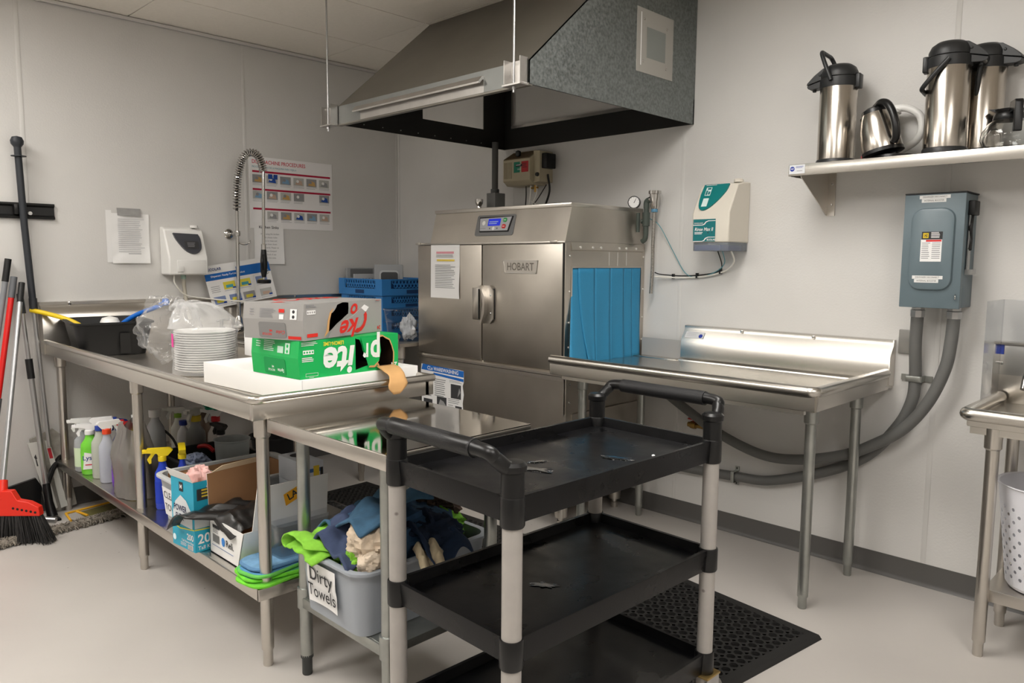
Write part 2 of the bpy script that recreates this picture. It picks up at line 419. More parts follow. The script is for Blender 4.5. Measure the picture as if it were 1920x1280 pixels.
# ================================================================ conveyor dishwasher
t = thing('dishwashing_machine', 'big stainless commercial dishwasher with two doors and blue strip curtain', 'dishwasher', (1.61, -.33, 0))
b = MB().m(STEELD)
b.box(1.05, 2.165, -.64, -.03, .16, .785)
b.box(1.06, 2.15, -.641, -.639, .40, .402)
b.build('base_cabinet', t, bev=.002)
b = MB().m(STEEL); b.prism([(-.645, .785), (-.655, .79), (-.655, .80), (-.632, .818), (-.60, .818), (-.60, .785)], lambda p, q, s: V((s, p, q)), 1.045, 2.172)
b.box(1.05, 2.168, -.646, -.64, .765, .785); b.build('base_ledge', t)
b = MB().m(STEELD); b.box(1.05, 2.13, -.60, -.03, .80, 1.437); b.build('wash_chamber', t)
b = MB().m(STEELD)
for (x0, x1) in ((1.046, 1.583), (1.592, 2.150)): 
    d = MB().m(STEELD); d.box(x0, x1, -.646, -.602, .815, 1.428, bev=.003)
    dr = d.build('door', t)
    hb = MB()
    if x0 < 1.2:
        hb.m(STEEL); hb.box(1.515, 1.575, -.650, -.6462, 1.03, 1.20, bev=.003); hb.m(SOOT); hb.box(1.566, 1.576, -.653, -.650, 1.035, 1.195)
    else:
        hb.m(BLACKM); hb.box(1.655, 1.688, -.650, -.6462, 1.04, 1.20, bev=.001)
        hb.m(STEEL)
        g = [(1.600, 1.215), (1.66, 1.215), (1.685, 1.19), (1.685, 1.04), (1.66, 1.015), (1.61, 1.015), (1.625, 1.05), (1.635, 1.12), (1.62, 1.185)]
        hb.prism(g, lambda p, q, s: V((p, s, q)), -.657, -.6465)
        hb.prism([(1.60, 1.215), (1.612, 1.215), (1.645, 1.16), (1.648, 1.12), (1.645, 1.07), (1.622, 1.015), (1.61, 1.015), (1.625, 1.06), (1.633, 1.12), (1.622, 1.18)], lambda p, q, s: V((p, s, q)), -.685, -.652)
        for z in (1.07, 1.165): hb.m(SILVER); hb.lathe([(.006, 0), (.004, .003), (0, .0035)], M=Pl((1.665, -.657, z), (1, 0, 0), (0, 0, 1)).M(0, 0, 0), seg=10)
    hb.build('handle', dr)
    if x0 > 1.5:
        nb = MB().m(STEEL); P = Pl((1.748, -.6465, 1.28), (1, 0, 0), (0, 0, 1))
        nb.prism([(0, .068), (.245, .068), (.235, .002), (.012, .002)], lambda p, q, s: P(p, q, s), 0, .002)
        nb.m(mat('badge_rim', (205, 202, 197), .3, 1.))
        for q in ([(0, .068), (.245, .068), (.243, .063), (.002, .063)], [(.012, .002), (.235, .002), (.236, .007), (.011, .007)], [(0, .068), (.005, .068), (.017, .002), (.012, .002)], [(.24, .068), (.245, .068), (.235, .002), (.230, .002)]):
            nb.prism(q, lambda p, r, s: P(p, r, s), .002, .004)
        nb.m(mat('badge_letter', (128, 123, 115), .4, .8)); nb.text(P, .123, .034, 'HOBART', .054, d=.0026, bold=.012, ax='CENTER', sx=.88)  # flat letters coloured darker to stand for the shading of embossed ones
        nb.build('nameplate', dr)
# upper casing
up = [(-.648, 1.438), (-.604, 1.605), (-.01, 1.605), (.0, 1.438)]
b = MB().m(STEELD); b.prism([(-.648, 1.438), (-.604, 1.605), (-.03, 1.605), (-.012, 1.438)], lambda p, q, s: V((s, p, q)), 1.161, 2.168)
b.box(1.045, 1.165, -.648, -.012, 1.430, 1.442)
b.m(STEEL); b.box(1.158, 2.171, -.612, -.024, 1.605, 1.624, bev=.002)
b.m(STEEL); b.box(1.045, 2.17, -.653, -.645, 1.431, 1.440, bev=.001)
for x in (1.06, 2.10): b.box(x-.02, x+.02, -.66, -.65, 1.432, 1.444, bev=.002)
b.build('upper_casing', t)
sl = V((0, -.604+.648, 1.605-1.438)).normalized()
P = Pl(V((1.53, -.648, 1.438))+sl*.038+V((0, -.0005, 0)), (1, 0, 0), sl)
b = MB().m(plastic((112, 112, 112), .5)); b.prism(rrect(.285, .112, .012, 4, .135, .055), lambda p, q, s: P(p, q, s), 0, .003)
b.m(BLACK); b.prism([(.012, .1), (.262, .1), (.245, .018), (.03, .018)], lambda p, q, s: P(p, q, s), .003, .006)
b.m(plastic((176, 176, 180), .4)); b.prism([(.02, .092), (.254, .096), (.238, .024), (.034, .024)], lambda p, q, s: P(p, q, s), .006, .0085)
b.m(WHITE); b.disc(P, .055, .066, .012, .009); b.disc(P, .134, .036, .010, .009); b.m(INK); b.disc(P, .106, .036, .004, .009); b.disc(P, .162, .036, .004, .009)
b.m(INKG); b.lines(P, .034, .08, .030, .038, 1, .009)
cp = b.build('control_panel', t)
b = MB().m(mat('lcd_blue', (25, 35, 160), .2, emit=(30, 50, 200), estr=.5)); b.rect(P, .088, .050, .180, .088, .0092)
b.m(mat('lcd_text', (150, 170, 230), .4)); b.lines(P, .096, .165, .055, .075, 2, .0095, th=.6)
b.build('display', cp)
for (u, v, c) in ((.212, .079, (60, 160, 90)), (.210, .045, (196, 40, 40))):
    b = MB().m(plastic(c, .4)); b.prism(rrect(.026, .022, .008, 4, u, v), lambda p, q, s: P(p, q, s), .0085, .0115)
    b.m(WHITE); b.rect(P, u-.008, v-.0015, u+.008, v+.0015, .012); b.build('button', cp)
# right-hand side frame round the curtain
b = MB().m(STEELD)
b.box(2.13, 2.17, -.645, -.602, .80, 1.437); b.box(2.13, 2.172, -.030, -.004, .80, 1.437); b.box(2.13, 2.171, -.602, -.030, 1.315, 1.437)
b.prism([(2.171, 1.437), (2.18, 1.40), (2.171, 1.395)], lambda p, q, s: V((p, s, q)), -.61, -.02)
b.m(STEEL); b.box(2.170, 2.176, -.60, -.032, 1.313, 1.319); b.box(2.166, 2.174, -.606, -.598, .82, 1.32); b.box(2.166, 2.174, -.036, -.028, .82, 1.32)
b.m(mat('bright_rivet', (232, 230, 226), .35, .6))
for y in (-.545, -.45, -.385, -.235, -.175, -.09): b.lathe([(.007, 0), (.006, .004), (0, .005)], M=Pl((2.176, y, 1.412), (0, 1, 0), (0, 0, 1)).M(0, 0, 0), seg=10)
for z in (1.37, 1.20, 1.05, .93):
    for y in (-.618, -.015): b.lathe([(.005, 0), (.0045, .003), (0, .004)], M=Pl((2.172, y, z), (0, 1, 0), (0, 0, 1)).M(0, 0, 0), seg=10)
b.m(mat('dry_drip', (206, 203, 198), .6))
for y in (-.31, -.24, -.165): b.box(2.1712, 2.1716, y-.0025, y+.0025, 1.325, 1.392)
b.m(SOOT); b.box(2.152, 2.164, -.6462, -.640, .815, 1.432)
b.build('curtain_frame', t)
b = MB().m(STEELD)
b.box(2.165, 2.172, -.64, -.03, .60, .80); b.box(2.165, 2.18, -.64, -.59, .16, .80); b.box(2.168, 2.186, -.60, -.03, .16, .60)
b.m(CHROME)
for y, z in ((-.615, .75), (-.615, .66), (-.53, .70), (-.575, .55)): b.lathe([(.007, 0), (.006, .004), (0, .005)], M=Pl((2.186 if z < .6 else 2.18 if y < -.6 else 2.172, y, z), (0, 1, 0), (0, 0, 1)).M(0, 0, 0), seg=10)
b.build('side_base_panel', t)
BLUE = mat('blue_curtain', (46, 134, 178), .6, var=.03, vscale=120)
strips = [(-.600, -.50, .795), (-.555, -.425, .835), (-.425, -.30, .822), (-.298, -.185, .824), (-.183, -.115, .832), (-.113, -.04, .836)]
for k, (y0, y1, z0) in enumerate(strips):
    flare = .060 if k == 0 else .018 if k == 1 else .010
    def fn(u, v, y0=y0, y1=y1, z0=z0, flare=flare, k=k):
        z = 1.318-(1.318-z0)*v
        y = y0+(y1-y0)*u
        if k == 0: y += .03*v*v*u-.075*v*v*(1-u)
        if k == 1: y += (1-u)*(.075*v*v)
        x = 2.172+flare*v*v+.004*sin(u*5+k)*v-(.004 if k == 0 else 0)-(.035*v*v*u if k == 0 else 0)
        return V((x, y, z))
    b = MB().m(BLUE); b.grid(fn, 8, 16); o = b.build('curtain_strip', t, solid=.003)
for (x, y) in ((1.12, -.58), (2.08, -.55), (1.13, -.10), (2.08, -.10)):
    b = MB().m(STEEL); b.lathe([(.018, .0), (.02, .03), (.014, .032), (.014, .045), (.032, .05), (.034, .12), (.034, .165)], (x, y, 0), seg=18); b.build('foot', t)

# ================================================================ helpers for steel tables
def leg(par, x, y, z1, collar_z, r=.0205, m=STEEL, foot=.065, fm=None, sock=.075):
    b = MB().m(m); b.cyl((x, y, foot), (x, y, z1), r); b.m(m); b.lathe([(r+.001, z1-sock), (r+.006, z1-sock+.006), (r+.007, z1)], (x, y, 0))
    if collar_z: b.lathe([(r+.001, collar_z-.035), (r+.006, collar_z-.033), (r+.006, collar_z+.033), (r+.001, collar_z+.035)], (x, y, 0))
    o = b.build('leg', par)
    f = MB().m(fm or m); f.lathe([(r*.72, 0), (r*.80, .004), (r*.80, foot-.012), (r, foot-.006), (r, foot+.004)], (x, y, 0)); f.build('foot', o)
    return o
def rolled(b, pts, r=.02):
    b.tube(bez(pts, 4) if len(pts) < 2 else pts, r, 14)

# ================================================================ left dish table (peninsula + run along the wall)
t = thing('dish_table', 'long U-shaped stainless dish table with rolled rim, backsplash and full undershelf', 'table', (1.17, -1.96, 0))
ZD, ZR = .865, .908
b = MB().m(STEELD)
def slab(x0, x1, y0, y1): b.box(x0, x1, y0, y1, ZD-.02, ZD)
slab(.02, 2.33, -2.30, -1.64)
slab(.02, .74, -1.64, -1.50); slab(.02, .12, -1.50, -1.02); slab(.60, .74, -1.50, -1.02); slab(.02, .74, -1.02, -.78); slab(.02, 1.04, -.78, -.03)
b.box(.12, .60, -1.50, -1.497, .62, ZD); b.box(.12, .60, -1.023, -1.02, .62, ZD); b.box(.12, .123, -1.5, -1.02, .62, ZD); b.box(.597, .60, -1.5, -1.02, .62, ZD); b.box(.12, .60, -1.5, -1.02, .615, .62)
b.build('deck', t)
# sides of the rim and its rolled edge
b = MB().m(STEELY)
b.box(.03, 2.333, -2.321, -2.298, .8425, .8945, bev=.003); 
b.m(STEEL); b.box(2.322, 2.345, -2.322, -1.60, .842, .895, bev=.003)
b.box(.75, 2.345, -1.64, -1.62, .842, .895, bev=.003); b.box(.735, .75, -1.64, -.79, .842, .895, bev=.003); b.box(.735, 1.045, -.80, -.785, .842, .895, bev=.003)
b.build('skirt', t)
b = MB().m(STEELY)
r = .014
b.tube([(.05, -2.318, ZR), (2.30, -2.318, ZR)]+arc((2.325, -2.293, ZR), .025, -pi/2, 0, 6, (1, 0, 0), (0, 1, 0))[0:]+[(2.350, -1.66, ZR), (2.35, -1.605, ZR)], r, 14)
b.tube([(2.345, -1.615, ZR), (.745, -1.615, ZR), (.745, -.79, ZR), (1.045, -.79, ZR)], r, 12)
b.build('rolled_rim', t)
# backsplash on the left wall, the back wall, and its end
b = MB().m(STEEL)
bp = [(.075, ZD-.02), (.075, 1.045), (.045, 1.09), (.03, 1.096), (.03, 1.112), (.004, 1.112), (.004, ZD-.02)]
b.prism(bp, lambda p, q, s: V((p, s, q)), -2.33, -.03)
b.prism(bp, lambda p, q, s: V((s, -p, q)), .03, 1.04)
b.m(CHROME)
for y in (-2.19, -1.63, -.86): b.lathe([(.010, 0), (.009, .004), (0, .007)], M=Pl((.03, y, 1.103), (0, 1, 0), (0, 0, 1)).M(0, 0, 0), seg=12)
b.build('backsplash', t)
b = MB().m(STEEL)
b.box(.03, 2.30, -2.295, -1.66, .255, .275); b.box(.03, 2.30, -2.297, -2.285, .235, .276, bev=.002); b.box(2.29, 2.302, -2.297, -1.66, .235, .276, bev=.002)
b.build('undershelf', t)
for (x, y) in ((.075, -2.259), (1.172, -2.259), (2.280, -2.259), (.075, -1.70), (1.172, -1.70), (2.28, -1.70)): leg(t, x, y, .846, None, m=STEEL if y < -2 else STEELD)
for (x, y) in ((.70, -1.25), (.70, -.82), (1.0, -.74), (.1, -.1)): leg(t, x, y, .846, None, m=STEELD)

# ================================================================ small work table
t = thing('work_table', 'small low stainless work table with mirror-bright top beside the dish table', 'table', (2.65, -2.0, 0))
b = MB().m(MIRROR); b.box(2.339, 2.967, -2.269, -1.726, .838, .845)
b.build('table_top', t)
b = MB().m(STEEL); 
b.box(2.338, 2.968, -2.272, -2.262, .80, .8425, bev=.003); b.box(2.338, 2.968, -1.735, -1.725, .80, .842, bev=.003); b.box(2.338, 2.346, -2.27, -1.73, .80, .842, bev=.003); b.box(2.960, 2.970, -2.271, -1.726, .80, .8425, bev=.003)
b.build('apron', t)
for (x, y) in ((2.42, -2.195), (2.868, -2.195), (2.42, -1.80), (2.868, -1.80)): leg(t, x, y, .80, .262, m=GALVL, fm=plastic((60, 62, 62), .5), sock=.001)
b = MB().m(GALVL); b.box(2.40, 2.89, -2.21, -1.785, .262, .270); b.box(2.42, 2.868, -2.216, -2.206, .235, .268, bev=.002); b.box(2.42, 2.868, -1.79, -1.78, .235, .268, bev=.002)
b.box(2.41, 2.42, -2.19, -1.80, .235, .268); b.box(2.866, 2.876, -2.19, -1.80, .235, .268); b.build('undershelf', t)

# ================================================================ clean dish table on the right
t = thing('clean_dish_table', 'stainless landing table with tall backsplash to the right of the dishwasher', 'table', (2.9, -.4, 0))
ZD2, ZR2 = .848, .888
b = MB().m(STEELY); b.box(2.18, 3.43, -.75, -.06, ZD2-.018, ZD2); b.build('deck', t)
b = MB().m(STEELY)
b.prism([(-.755, .815), (-.77, .82), (-.772, .86), (-.77, .885), (-.75, .885), (-.745, .85), (-.745, .815)], lambda p, q, s: V((s, p, q)), 2.19, 3.445)
b.m(STEEL); b.prism([(3.425, .815), (3.425, .85), (3.43, .885), (3.452, .885), (3.455, .86), (3.45, .82), (3.44, .815)], lambda p, q, s: V((p, s, q)), -.765, -.05)
b.m(STEELY); b.box(2.25, 3.40, -.755, -.735, .800, .818); b.box(2.4, 3.38, -.30, -.26, .80, .83)
b.build('skirt', t)
b = MB().m(STEELY); b.tube([(2.19, -.763, ZR2), (3.42, -.763, ZR2)]+arc((3.42, -.74, ZR2), .023, -pi/2, 0, 5, (1, 0, 0), (0, 1, 0))+[(3.443, -.07, ZR2)], .021, 16)
b.build('rolled_rim', t)
b = MB().m(STEELY)
b.prism([(-.085, ZD2-.015), (-.078, ZD2+.006), (-.062, ZD2+.016), (-.060, .957), (-.028, 1.002), (-.026, 1.024), (-.003, 1.026), (-.003, ZD2-.03)], lambda p, q, s: V((s, p, q)), 2.447, 3.452)
b.m(STEEL); b.prism([(-.003, 1.026), (-.026, 1.026), (-.031, 1.0), (-.064, .957), (-.066, .84), (-.003, .83)], lambda p, q, s: V((s, p, q)), 3.452, 3.456)
b.m(CHROME)
for x in (2.765, 3.115): b.lathe([(.009, 0), (.008, .005), (0, .008)], M=Pl((x, -.027, 1.013), (1, 0, 0), (0, 0, 1)).M(0, 0, 0), seg=12)
b.build('backsplash', t)
P = Pl((2.455, -.0605, .96), (1, 0, 0), V((0, .032, .045)))
b = MB().m(paper((205, 206, 208))); b.rect(P, .01, .006, .115, .043, .0007); b.m(paper((40, 60, 150))); b.disc(P, .098, .02, .011, .0012); b.m(INKL); b.lines(P, .018, .08, .012, .038, 3, .0011)
b.build('label_sticker', t)
b = MB().m(mat('splash_steel', (196, 190, 184), .45, .5)); b.box(2.19, 2.44, -.035, -.03, ZD2, .945); b.m(STEELY); b.box(2.18, 2.447, -.10, -.03, ZD2-.01, ZD2+.004, bev=.003); b.build('splash_panel', t)
for (x, y) in ((3.35, -.568), (3.35, -.117), (2.257, -.122), (2.25, -.60)): leg(t, x, y, .818, None, m=GALVL, sock=.085, foot=.055)

# ================================================================ hand sink at the right edge
t = thing('hand_sink', 'stainless sink with rounded rim and undershelf at the right edge', 'sink', (4.2, -.3, 0))
b = MB().m(STEELY)
b.box(3.86, 4.62, -.52, -.04, .80, .822, bev=.004); b.box(3.868, 4.60, -.505, -.485, .775, .80); b.box(3.875, 3.895, -.50, -.06, .775, .80)
b.box(3.858, 3.868, -.51, -.041, .802, .85); b.box(3.862, 4.618, -.522, -.512, .802, .85)
b.build('basin', t)
b = MB().m(STEELY); b.tube([(4.62, -.525, .842), (3.89, -.525, .842)]+arc((3.88, -.50, .842), .025, -pi/2, -pi, 6, (1, 0, 0), (0, 1, 0))+[(3.855, -.05, .842)], .022, 16); b.build('rolled_rim', t)
b = MB().m(STEEL); b.box(3.82, 4.62, -.04, -.005, .80, 1.045, bev=.002); b.box(3.82, 4.62, -.055, -.005, 1.045, 1.052)
b.m(paper((36, 62, 160))); P = Pl((3.825, -.041, 1.0), (1, 0, 0), (0, 0, 1)); b.rect(P, .0, .005, .03, .042); b.m(CHROME); b.lathe([(.006, 0), (.005, .004), (0, .005)], M=P.M(.025, -.03, .0), seg=10)
b.build('backsplash', t)
for (x, y) in ((3.935, -.485), (3.932, -.177), (4.55, -.485), (4.55, -.177)): leg(t, x, y, .80, None, foot=.06)
b = MB().m(STEEL); b.box(3.935, 4.56, -.465, -.17, .225, .235); b.box(3.935, 4.56, -.475, -.463, .195, .237, bev=.002); b.build('undershelf', t)
b = MB().m(CLEAR); b.box(3.845, 3.849, -.30, -.06, .86, 1.215, bev=.001); b.box(3.845, 4.3, -.064, -.06, .93, 1.215, bev=.001); b.build('splash_guard', t)
b = MB().m(CHROME); b.lathe([(.024, 0), (.022, .02), (.012, .03), (.012, .05)], M=Pl((3.955, -.04, .94), (1, 0, 0), (0, 0, 1)).M(0, 0, 0))
b.tube(bez([(3.955, -.08, .94), (3.955, -.16, .95), (3.955, -.20, .90)], 12), .011, 12); b.build('faucet', t)

# ================================================================ wall shelf
t = thing('wall_shelf', 'stainless wall shelf with a triangular bracket, high on the back wall', 'shelf', (4.0, -.15, 1.75))
b = MB().m(STEELY)
b.box(3.09, 5.2, -.30, -.004, 1.742, 1.750); b.box(3.09, 5.2, -.302, -.294, 1.704, 1.751, bev=.002); b.box(3.09, 3.094, -.30, -.004, 1.704, 1.75)
b.build('shelf_board', t)
for x in (3.135, 4.9):
    b = MB().m(STEEL); b.prism([(-.003, 1.742), (-.28, 1.742), (-.28, 1.70), (-.012, 1.555), (-.003, 1.555)], lambda p, q, s: V((s, p, q)), x-.002, x+.002)
    b.box(x, x+.035, -.006, -.002, 1.552, 1.742); b.m(CHROME)
    for z in (1.60, 1.69): b.lathe([(.006, 0), (.005, .004), (0, .005)], M=Pl((x+.02, -.006, z), (1, 0, 0), (0, 0, 1)).M(0, 0, 0), seg=10)
    b.build('bracket', t)
P = Pl((3.092, -.3022, 1.708), (1, 0, 0), (0, 0, 1))
b = MB().m(paper((214, 216, 220))); b.rect(P, .002, .004, .068, .040); b.m(paper((38, 60, 150))); b.disc(P, .015, .024, .010, .0012); b.lines(P, .03, .062, .024, .034, 2, .001); b.m(INKG); b.lines(P, .034, .058, .010, .016, 1, .001)
b.m(paper((255, 255, 255))); b.text(P, .015, .024, 'NSF', .008, .0016, ax='CENTER'); b.build('label_sticker', t)

# ================================================================ utility cart
CX, CY, CRZ = 3.238, -1.884, radians(-1.6)
t = thing('utility_cart', 'black three-tray utility cart with grey posts in the foreground', 'cart', (CX, CY, 0), CRZ)
W = WORLD[t.name]
hx, hy = .212, .392   # post centres
def wl(p): return W @ V(p)
class LB(MB):
    def build(s, name, parent=None, **k):
        s.bm.transform(WORLD[parent.name]); return MB.build(s, name, parent, **k)
for zt_ in (.845, .527, .215):
    b = LB().m(TRAY); zb = zt_-.060
    hx2, hy2 = hx+.012, hy+.012
    out = rrect(hx2*2, hy2*2, .03, 4); inn = rrect(hx2*2-.022, hy2*2-.022, .022, 4); n = len(out)
    inb = rrect(hx2*2-.030, hy2*2-.030, .02, 4)
    rings = [[b.v((p[0]*k, p[1]*k, z)) for p in ring] for ring, z, k in ((out, zb, .985), (out, zt_-.003, 1), ([(p[0]*.9985, p[1]*.9985) for p in out], zt_, 1), (inn, zt_, 1), (inb, zt_-.028, 1))]
    for A, B in zip(rings, rings[1:]):
        for k in range(n): b.face([A[k], A[(k+1) % n], B[(k+1) % n], B[k]])
    b.face(rings[-1]); b.face(rings[0][::-1])
    tr = b.build('tray', t)
    for (sx, sy) in ((-1, -1), (1, -1), (-1, 1), (1, 1)):
        b = LB().m(BLACK); b.lathe([(.0255, zb-.006), (.0275, zb-.002), (.0275, zt_-.002), (.026, zt_+.001)], (sx*hx, sy*hy, 0), seg=24); b.build('corner_socket', tr)
for (sx, sy) in ((-1, -1), (1, -1), (-1, 1), (1, 1)):
    b = LB().m(POST); b.cyl((sx*hx, sy*hy, .115), (sx*hx, sy*hy, .86), .0225, seg=24); b.build('post', t)
for sy in (-1, 1):
    b = LB().m(BLACK); yo = sy*(hy+.055); zh = .948; 
    for sx in (-1, 1):
        b.lathe([(.0255, .846), (.0255, .898), (.030, .902), (.031, .915), (.024, .922), (0, .924)], (sx*hx, sy*hy, 0), seg=24)
    L_ = [(-hx, sy*hy, .905), (-hx, sy*(hy+.02), .912), (-hx+.01, sy*(hy+.042), .933), (-hx+.035, yo, zh), (0, yo, zh), (hx-.035, yo, zh), (hx-.01, sy*(hy+.042), .933), (hx, sy*(hy+.02), .912), (hx, sy*hy, .905)]
    pts = bez(L_, 64); b.tube(pts, [.0165+.0035*(abs(p[0]) < hx-.05) for p in pts], 18)
    h = b.build('handle', t)
    b = LB().m(mat('grip_texture', (26, 26, 28), .5, bump=.4, bscale=400)); b.tube([(-hx+.06, yo, zh), (hx-.06, yo, zh)], .0208, 20); b.build('grip', h)
for (sx, sy) in ((-1, -1), (1, -1), (-1, 1), (1, 1)):
    b = LB().m(mat('brass_plate', (176, 150, 96), .35, .9)); b.box(sx*hx-.035, sx*hx+.035, sy*hy-.035, sy*hy+.035, .146, .153, bev=.002)
    b.m(SILVER); b.box(sx*hx-.024, sx*hx-.019, sy*hy-.02, sy*hy+.045, .06, .146); b.box(sx*hx+.019, sx*hx+.024, sy*hy-.02, sy*hy+.045, .06, .146)
    c = b.build('caster', t)
    b = LB().m(plastic((120, 116, 112), .5)); Mx = Matrix.Translation((sx*hx, sy*hy+.03, .062)) @ Matrix.Rotation(pi/2, 4, 'Y')
    b.lathe([(.045, -.016), (.058, -.014), (.062, -.008), (.062, .008), (.058, .014), (.045, .016)], M=Mx, seg=28); b.build('wheel', c)
# spilled water on the cart
def puddle(x, y, z, sx, sy, rz, seed, label):
    b = MB().m(WATER); n = 48
    def rr(k): return 1+.75*noise.noise(V((cos(2*pi*k/n)*2.2+seed*5, sin(2*pi*k/n)*2.2, seed)))
    M_ = LM((x, y, z), rz)
    c = b.v(M_ @ V((0, 0, .0016)))
    R = [[b.v(M_ @ V((cos(2*pi*k/n)*sx*f*rr(k), sin(2*pi*k/n)*sy*f*rr(k), h))) for k in range(n)] for f, h in ((.7, .0015), (.95, .0008), (1, 0))]
    for k in range(n):
        b.face([c, R[0][k], R[0][(k+1) % n]], True)
        for A, B in zip(R, R[1:]): b.face([A[k], B[k], B[(k+1) % n], A[(k+1) % n]], True)
    b.face(R[-1])
    tag(b.build('water_puddle', loc=(x, y, z)), label, 'water')
zt_ = .845-.028+.0004
for (u, x, y, sx, sy, rz, z, lab) in (
    (1, 3.262, -2.02, .042, .024, .5, zt_, 'widest thin water puddle on the top tray of the black cart'),
    (2, 3.335, -1.78, .045, .020, .45, zt_, 'long streak of water on the top cart tray nearest the far handle'),
    (3, 3.215, -1.96, .026, .013, 1.2, zt_, 'small squiggle of water in the middle of the top cart tray'),
    (4, 3.155, -2.06, .020, .010, -.4, zt_, 'small water streak on the top cart tray toward the near handle'),
    (6, 3.26, -1.98, .036, .02, .5, .527-.0276, 'water puddle on the middle tray of the black cart'),
    (7, 3.30, -1.98, .04, .018, .4, .215-.0276, 'water streak on the bottom tray of the black cart')):
    puddle(x, y, z, sx, sy, rz, u, lab)
b = MB().m(WPAPER); b.lathe([(.004, 0), (.005, .003), (.002, .005), (0, .005)], (3.394, -1.69, zt_), seg=8)
tag(b.build('food_crumb', loc=(3.394, -1.69, zt_)), 'tiny white crumb on the top cart tray beside the water streak', 'crumb')

# ================================================================ rubber mats
def rubber_mat(cx, cy, rz, w, d, cell, r, label, ruff):
    b = MB().m(RUBBER); nx, ny = int(w/cell), int(d/cell); h = .013
    ox, oy = -nx*cell/2, -ny*cell/2; N = 12
    M_ = LM((cx, cy, 0), rz); cache = {}
    def vv(x, y, z):
        k = (round(x, 4), round(y, 4), z)
        if k not in cache: cache[k] = b.v(M_ @ V((x, y, z)))
        return cache[k]
    sq = []
    for k in range(N):
        a = 2*pi*k/N; c, s_ = cos(a), sin(a); m = max(abs(c), abs(s_)); sq.append((c/m, s_/m))
    for i in range(nx):
        for j in range(ny):
            x = ox+(i+.5)*cell; y = oy+(j+.5)*cell
            big = r*(1 if (i+j) % 2 == 0 or not ruff else .8)
            O = [vv(x+p*cell/2, y+q*cell/2, h) for p, q in sq]
            I = [b.v(M_ @ V((x+big*cos(2*pi*k/N), y+big*sin(2*pi*k/N), h+.0015))) for k in range(N)]
            D = [b.v(M_ @ V((x+big*.93*cos(2*pi*k/N), y+big*.93*sin(2*pi*k/N), .003))) for k in range(N)]
            for k in range(N):
                k2 = (k+1) % N
                b.face([O[k], O[k2], I[k2], I[k]]); b.face([I[k], I[k2], D[k2], D[k]])
    W2, D2 = -ox, -oy; e = .035
    for (x0, x1, y0, y1) in ((-W2-e, W2+e, -D2-e, -D2), (-W2-e, W2+e, D2, D2+e), (-W2-e, -W2, -D2, D2), (W2, W2+e, -D2, D2)):
        c0 = [M_ @ V(p) for p in ((x0, y0, h), (x1, y0, h), (x1, y1, h), (x0, y1, h))]
        b.poly(c0)
    for (a, c) in (((-W2-e, -D2-e), (W2+e, -D2-e)), ((W2+e, -D2-e), (W2+e, D2+e)), ((W2+e, D2+e), (-W2-e, D2+e)), ((-W2-e, D2+e), (-W2-e, -D2-e))):
        n_ = V((c[1]-a[1], a[0]-c[0], 0)).normalized()*.014
        b.poly([M_ @ V((*a, h)), M_ @ V((a[0]+n_.x, a[1]+n_.y, .0005)), M_ @ V((c[0]+n_.x, c[1]+n_.y, .0005)), M_ @ V((*c, h))])
    b.poly([M_ @ V(p) for p in ((-W2-e, -D2-e, .001), (W2+e, -D2-e, .001), (W2+e, D2+e, .001), (-W2-e, D2+e, .001))])
    b.norecalc = True
    tag(b.build('rubber_mat', loc=(cx, cy, 0)), label, 'mat')
rubber_mat(2.995, -1.165, radians(-7.5), .84, .90, .041, .0155, 'black perforated rubber floor mat beside the cart wheels', False)
rubber_mat(1.56, -1.13, radians(2), 1.5, .58, .036, .012, 'black holed rubber floor mat lying in front of the dishwasher', True)
# ================================================================ things fixed on or above the dishwasher
CON = plastic((84, 84, 82), .45); CABLE = plastic((28, 26, 25), .5); WTUBE = plastic((225, 222, 214), .4)
t = thing('conduit_drop', 'grey vertical conduit with a junction box on top of the dishwasher behind its control panel', 'pipe', (1.19, -.17, 1.624))
b = MB().m(CON); b.cyl((1.19, -.17, 1.73), (1.19, -.17, 2.05), .019); b.lathe([(.024, 1.747), (.026, 1.75), (.026, 1.772), (.02, 1.776)], (1.19, -.17, 0)); b.build('conduit', t)
b = MB().m(plastic((106, 106, 104), .5)); b.box(1.164, 1.238, -.215, -.13, 1.6245, 1.748, bev=.003); b.build('junction_box', t)
b = MB().m(CHROME); b.lathe([(.013, 1.624), (.015, 1.65), (.013, 1.665), (.022, 1.68), (.024, 1.695), (.024, 1.706), (0, 1.708)], (1.19, -.30, 0)); tag(b.build('vacuum_breaker', loc=(1.19, -.30, 1.624)), 'small chrome vacuum breaker cap on top of the dishwasher, left of the junction box', 'valve')

t = thing('chemical_dispenser', 'beige chemical dispenser with a green and red label on the wall above the dishwasher', 'dispenser', (1.37, -.07, 1.79))
BEI = plastic((186, 176, 150), .5)
b = MB().m(BEI)
b.prism([(-.145, 1.815), (-.11, 1.79), (-.002, 1.79), (-.002, 1.985), (-.06, 1.99), (-.145, 1.94)], lambda p, q, s: V((s, p, q)), 1.235, 1.455)
b.prism([(1.455, 1.80), (1.505, 1.805), (1.505, 1.98), (1.455, 1.985)], lambda p, q, s: V((p, s, q)), -.115, -.002)
b.m(plastic((120, 104, 78), .5)); b.prism([(-.146, 1.941), (-.146, 1.945), (-.062, 1.993), (-.06, 1.985)], lambda p, q, s: V((s, p, q)), 1.238, 1.44)
b.m(plastic((166, 156, 130), .5))
for k in range(5): b.box(1.245+k*.014, 1.251+k*.014, -.148, -.145, 1.83, 1.925)
b.build('housing', t, bev=.003)
P = Pl((1.325, -.1455, 1.862), (1, 0, 0), (0, 0, 1)); b = MB()
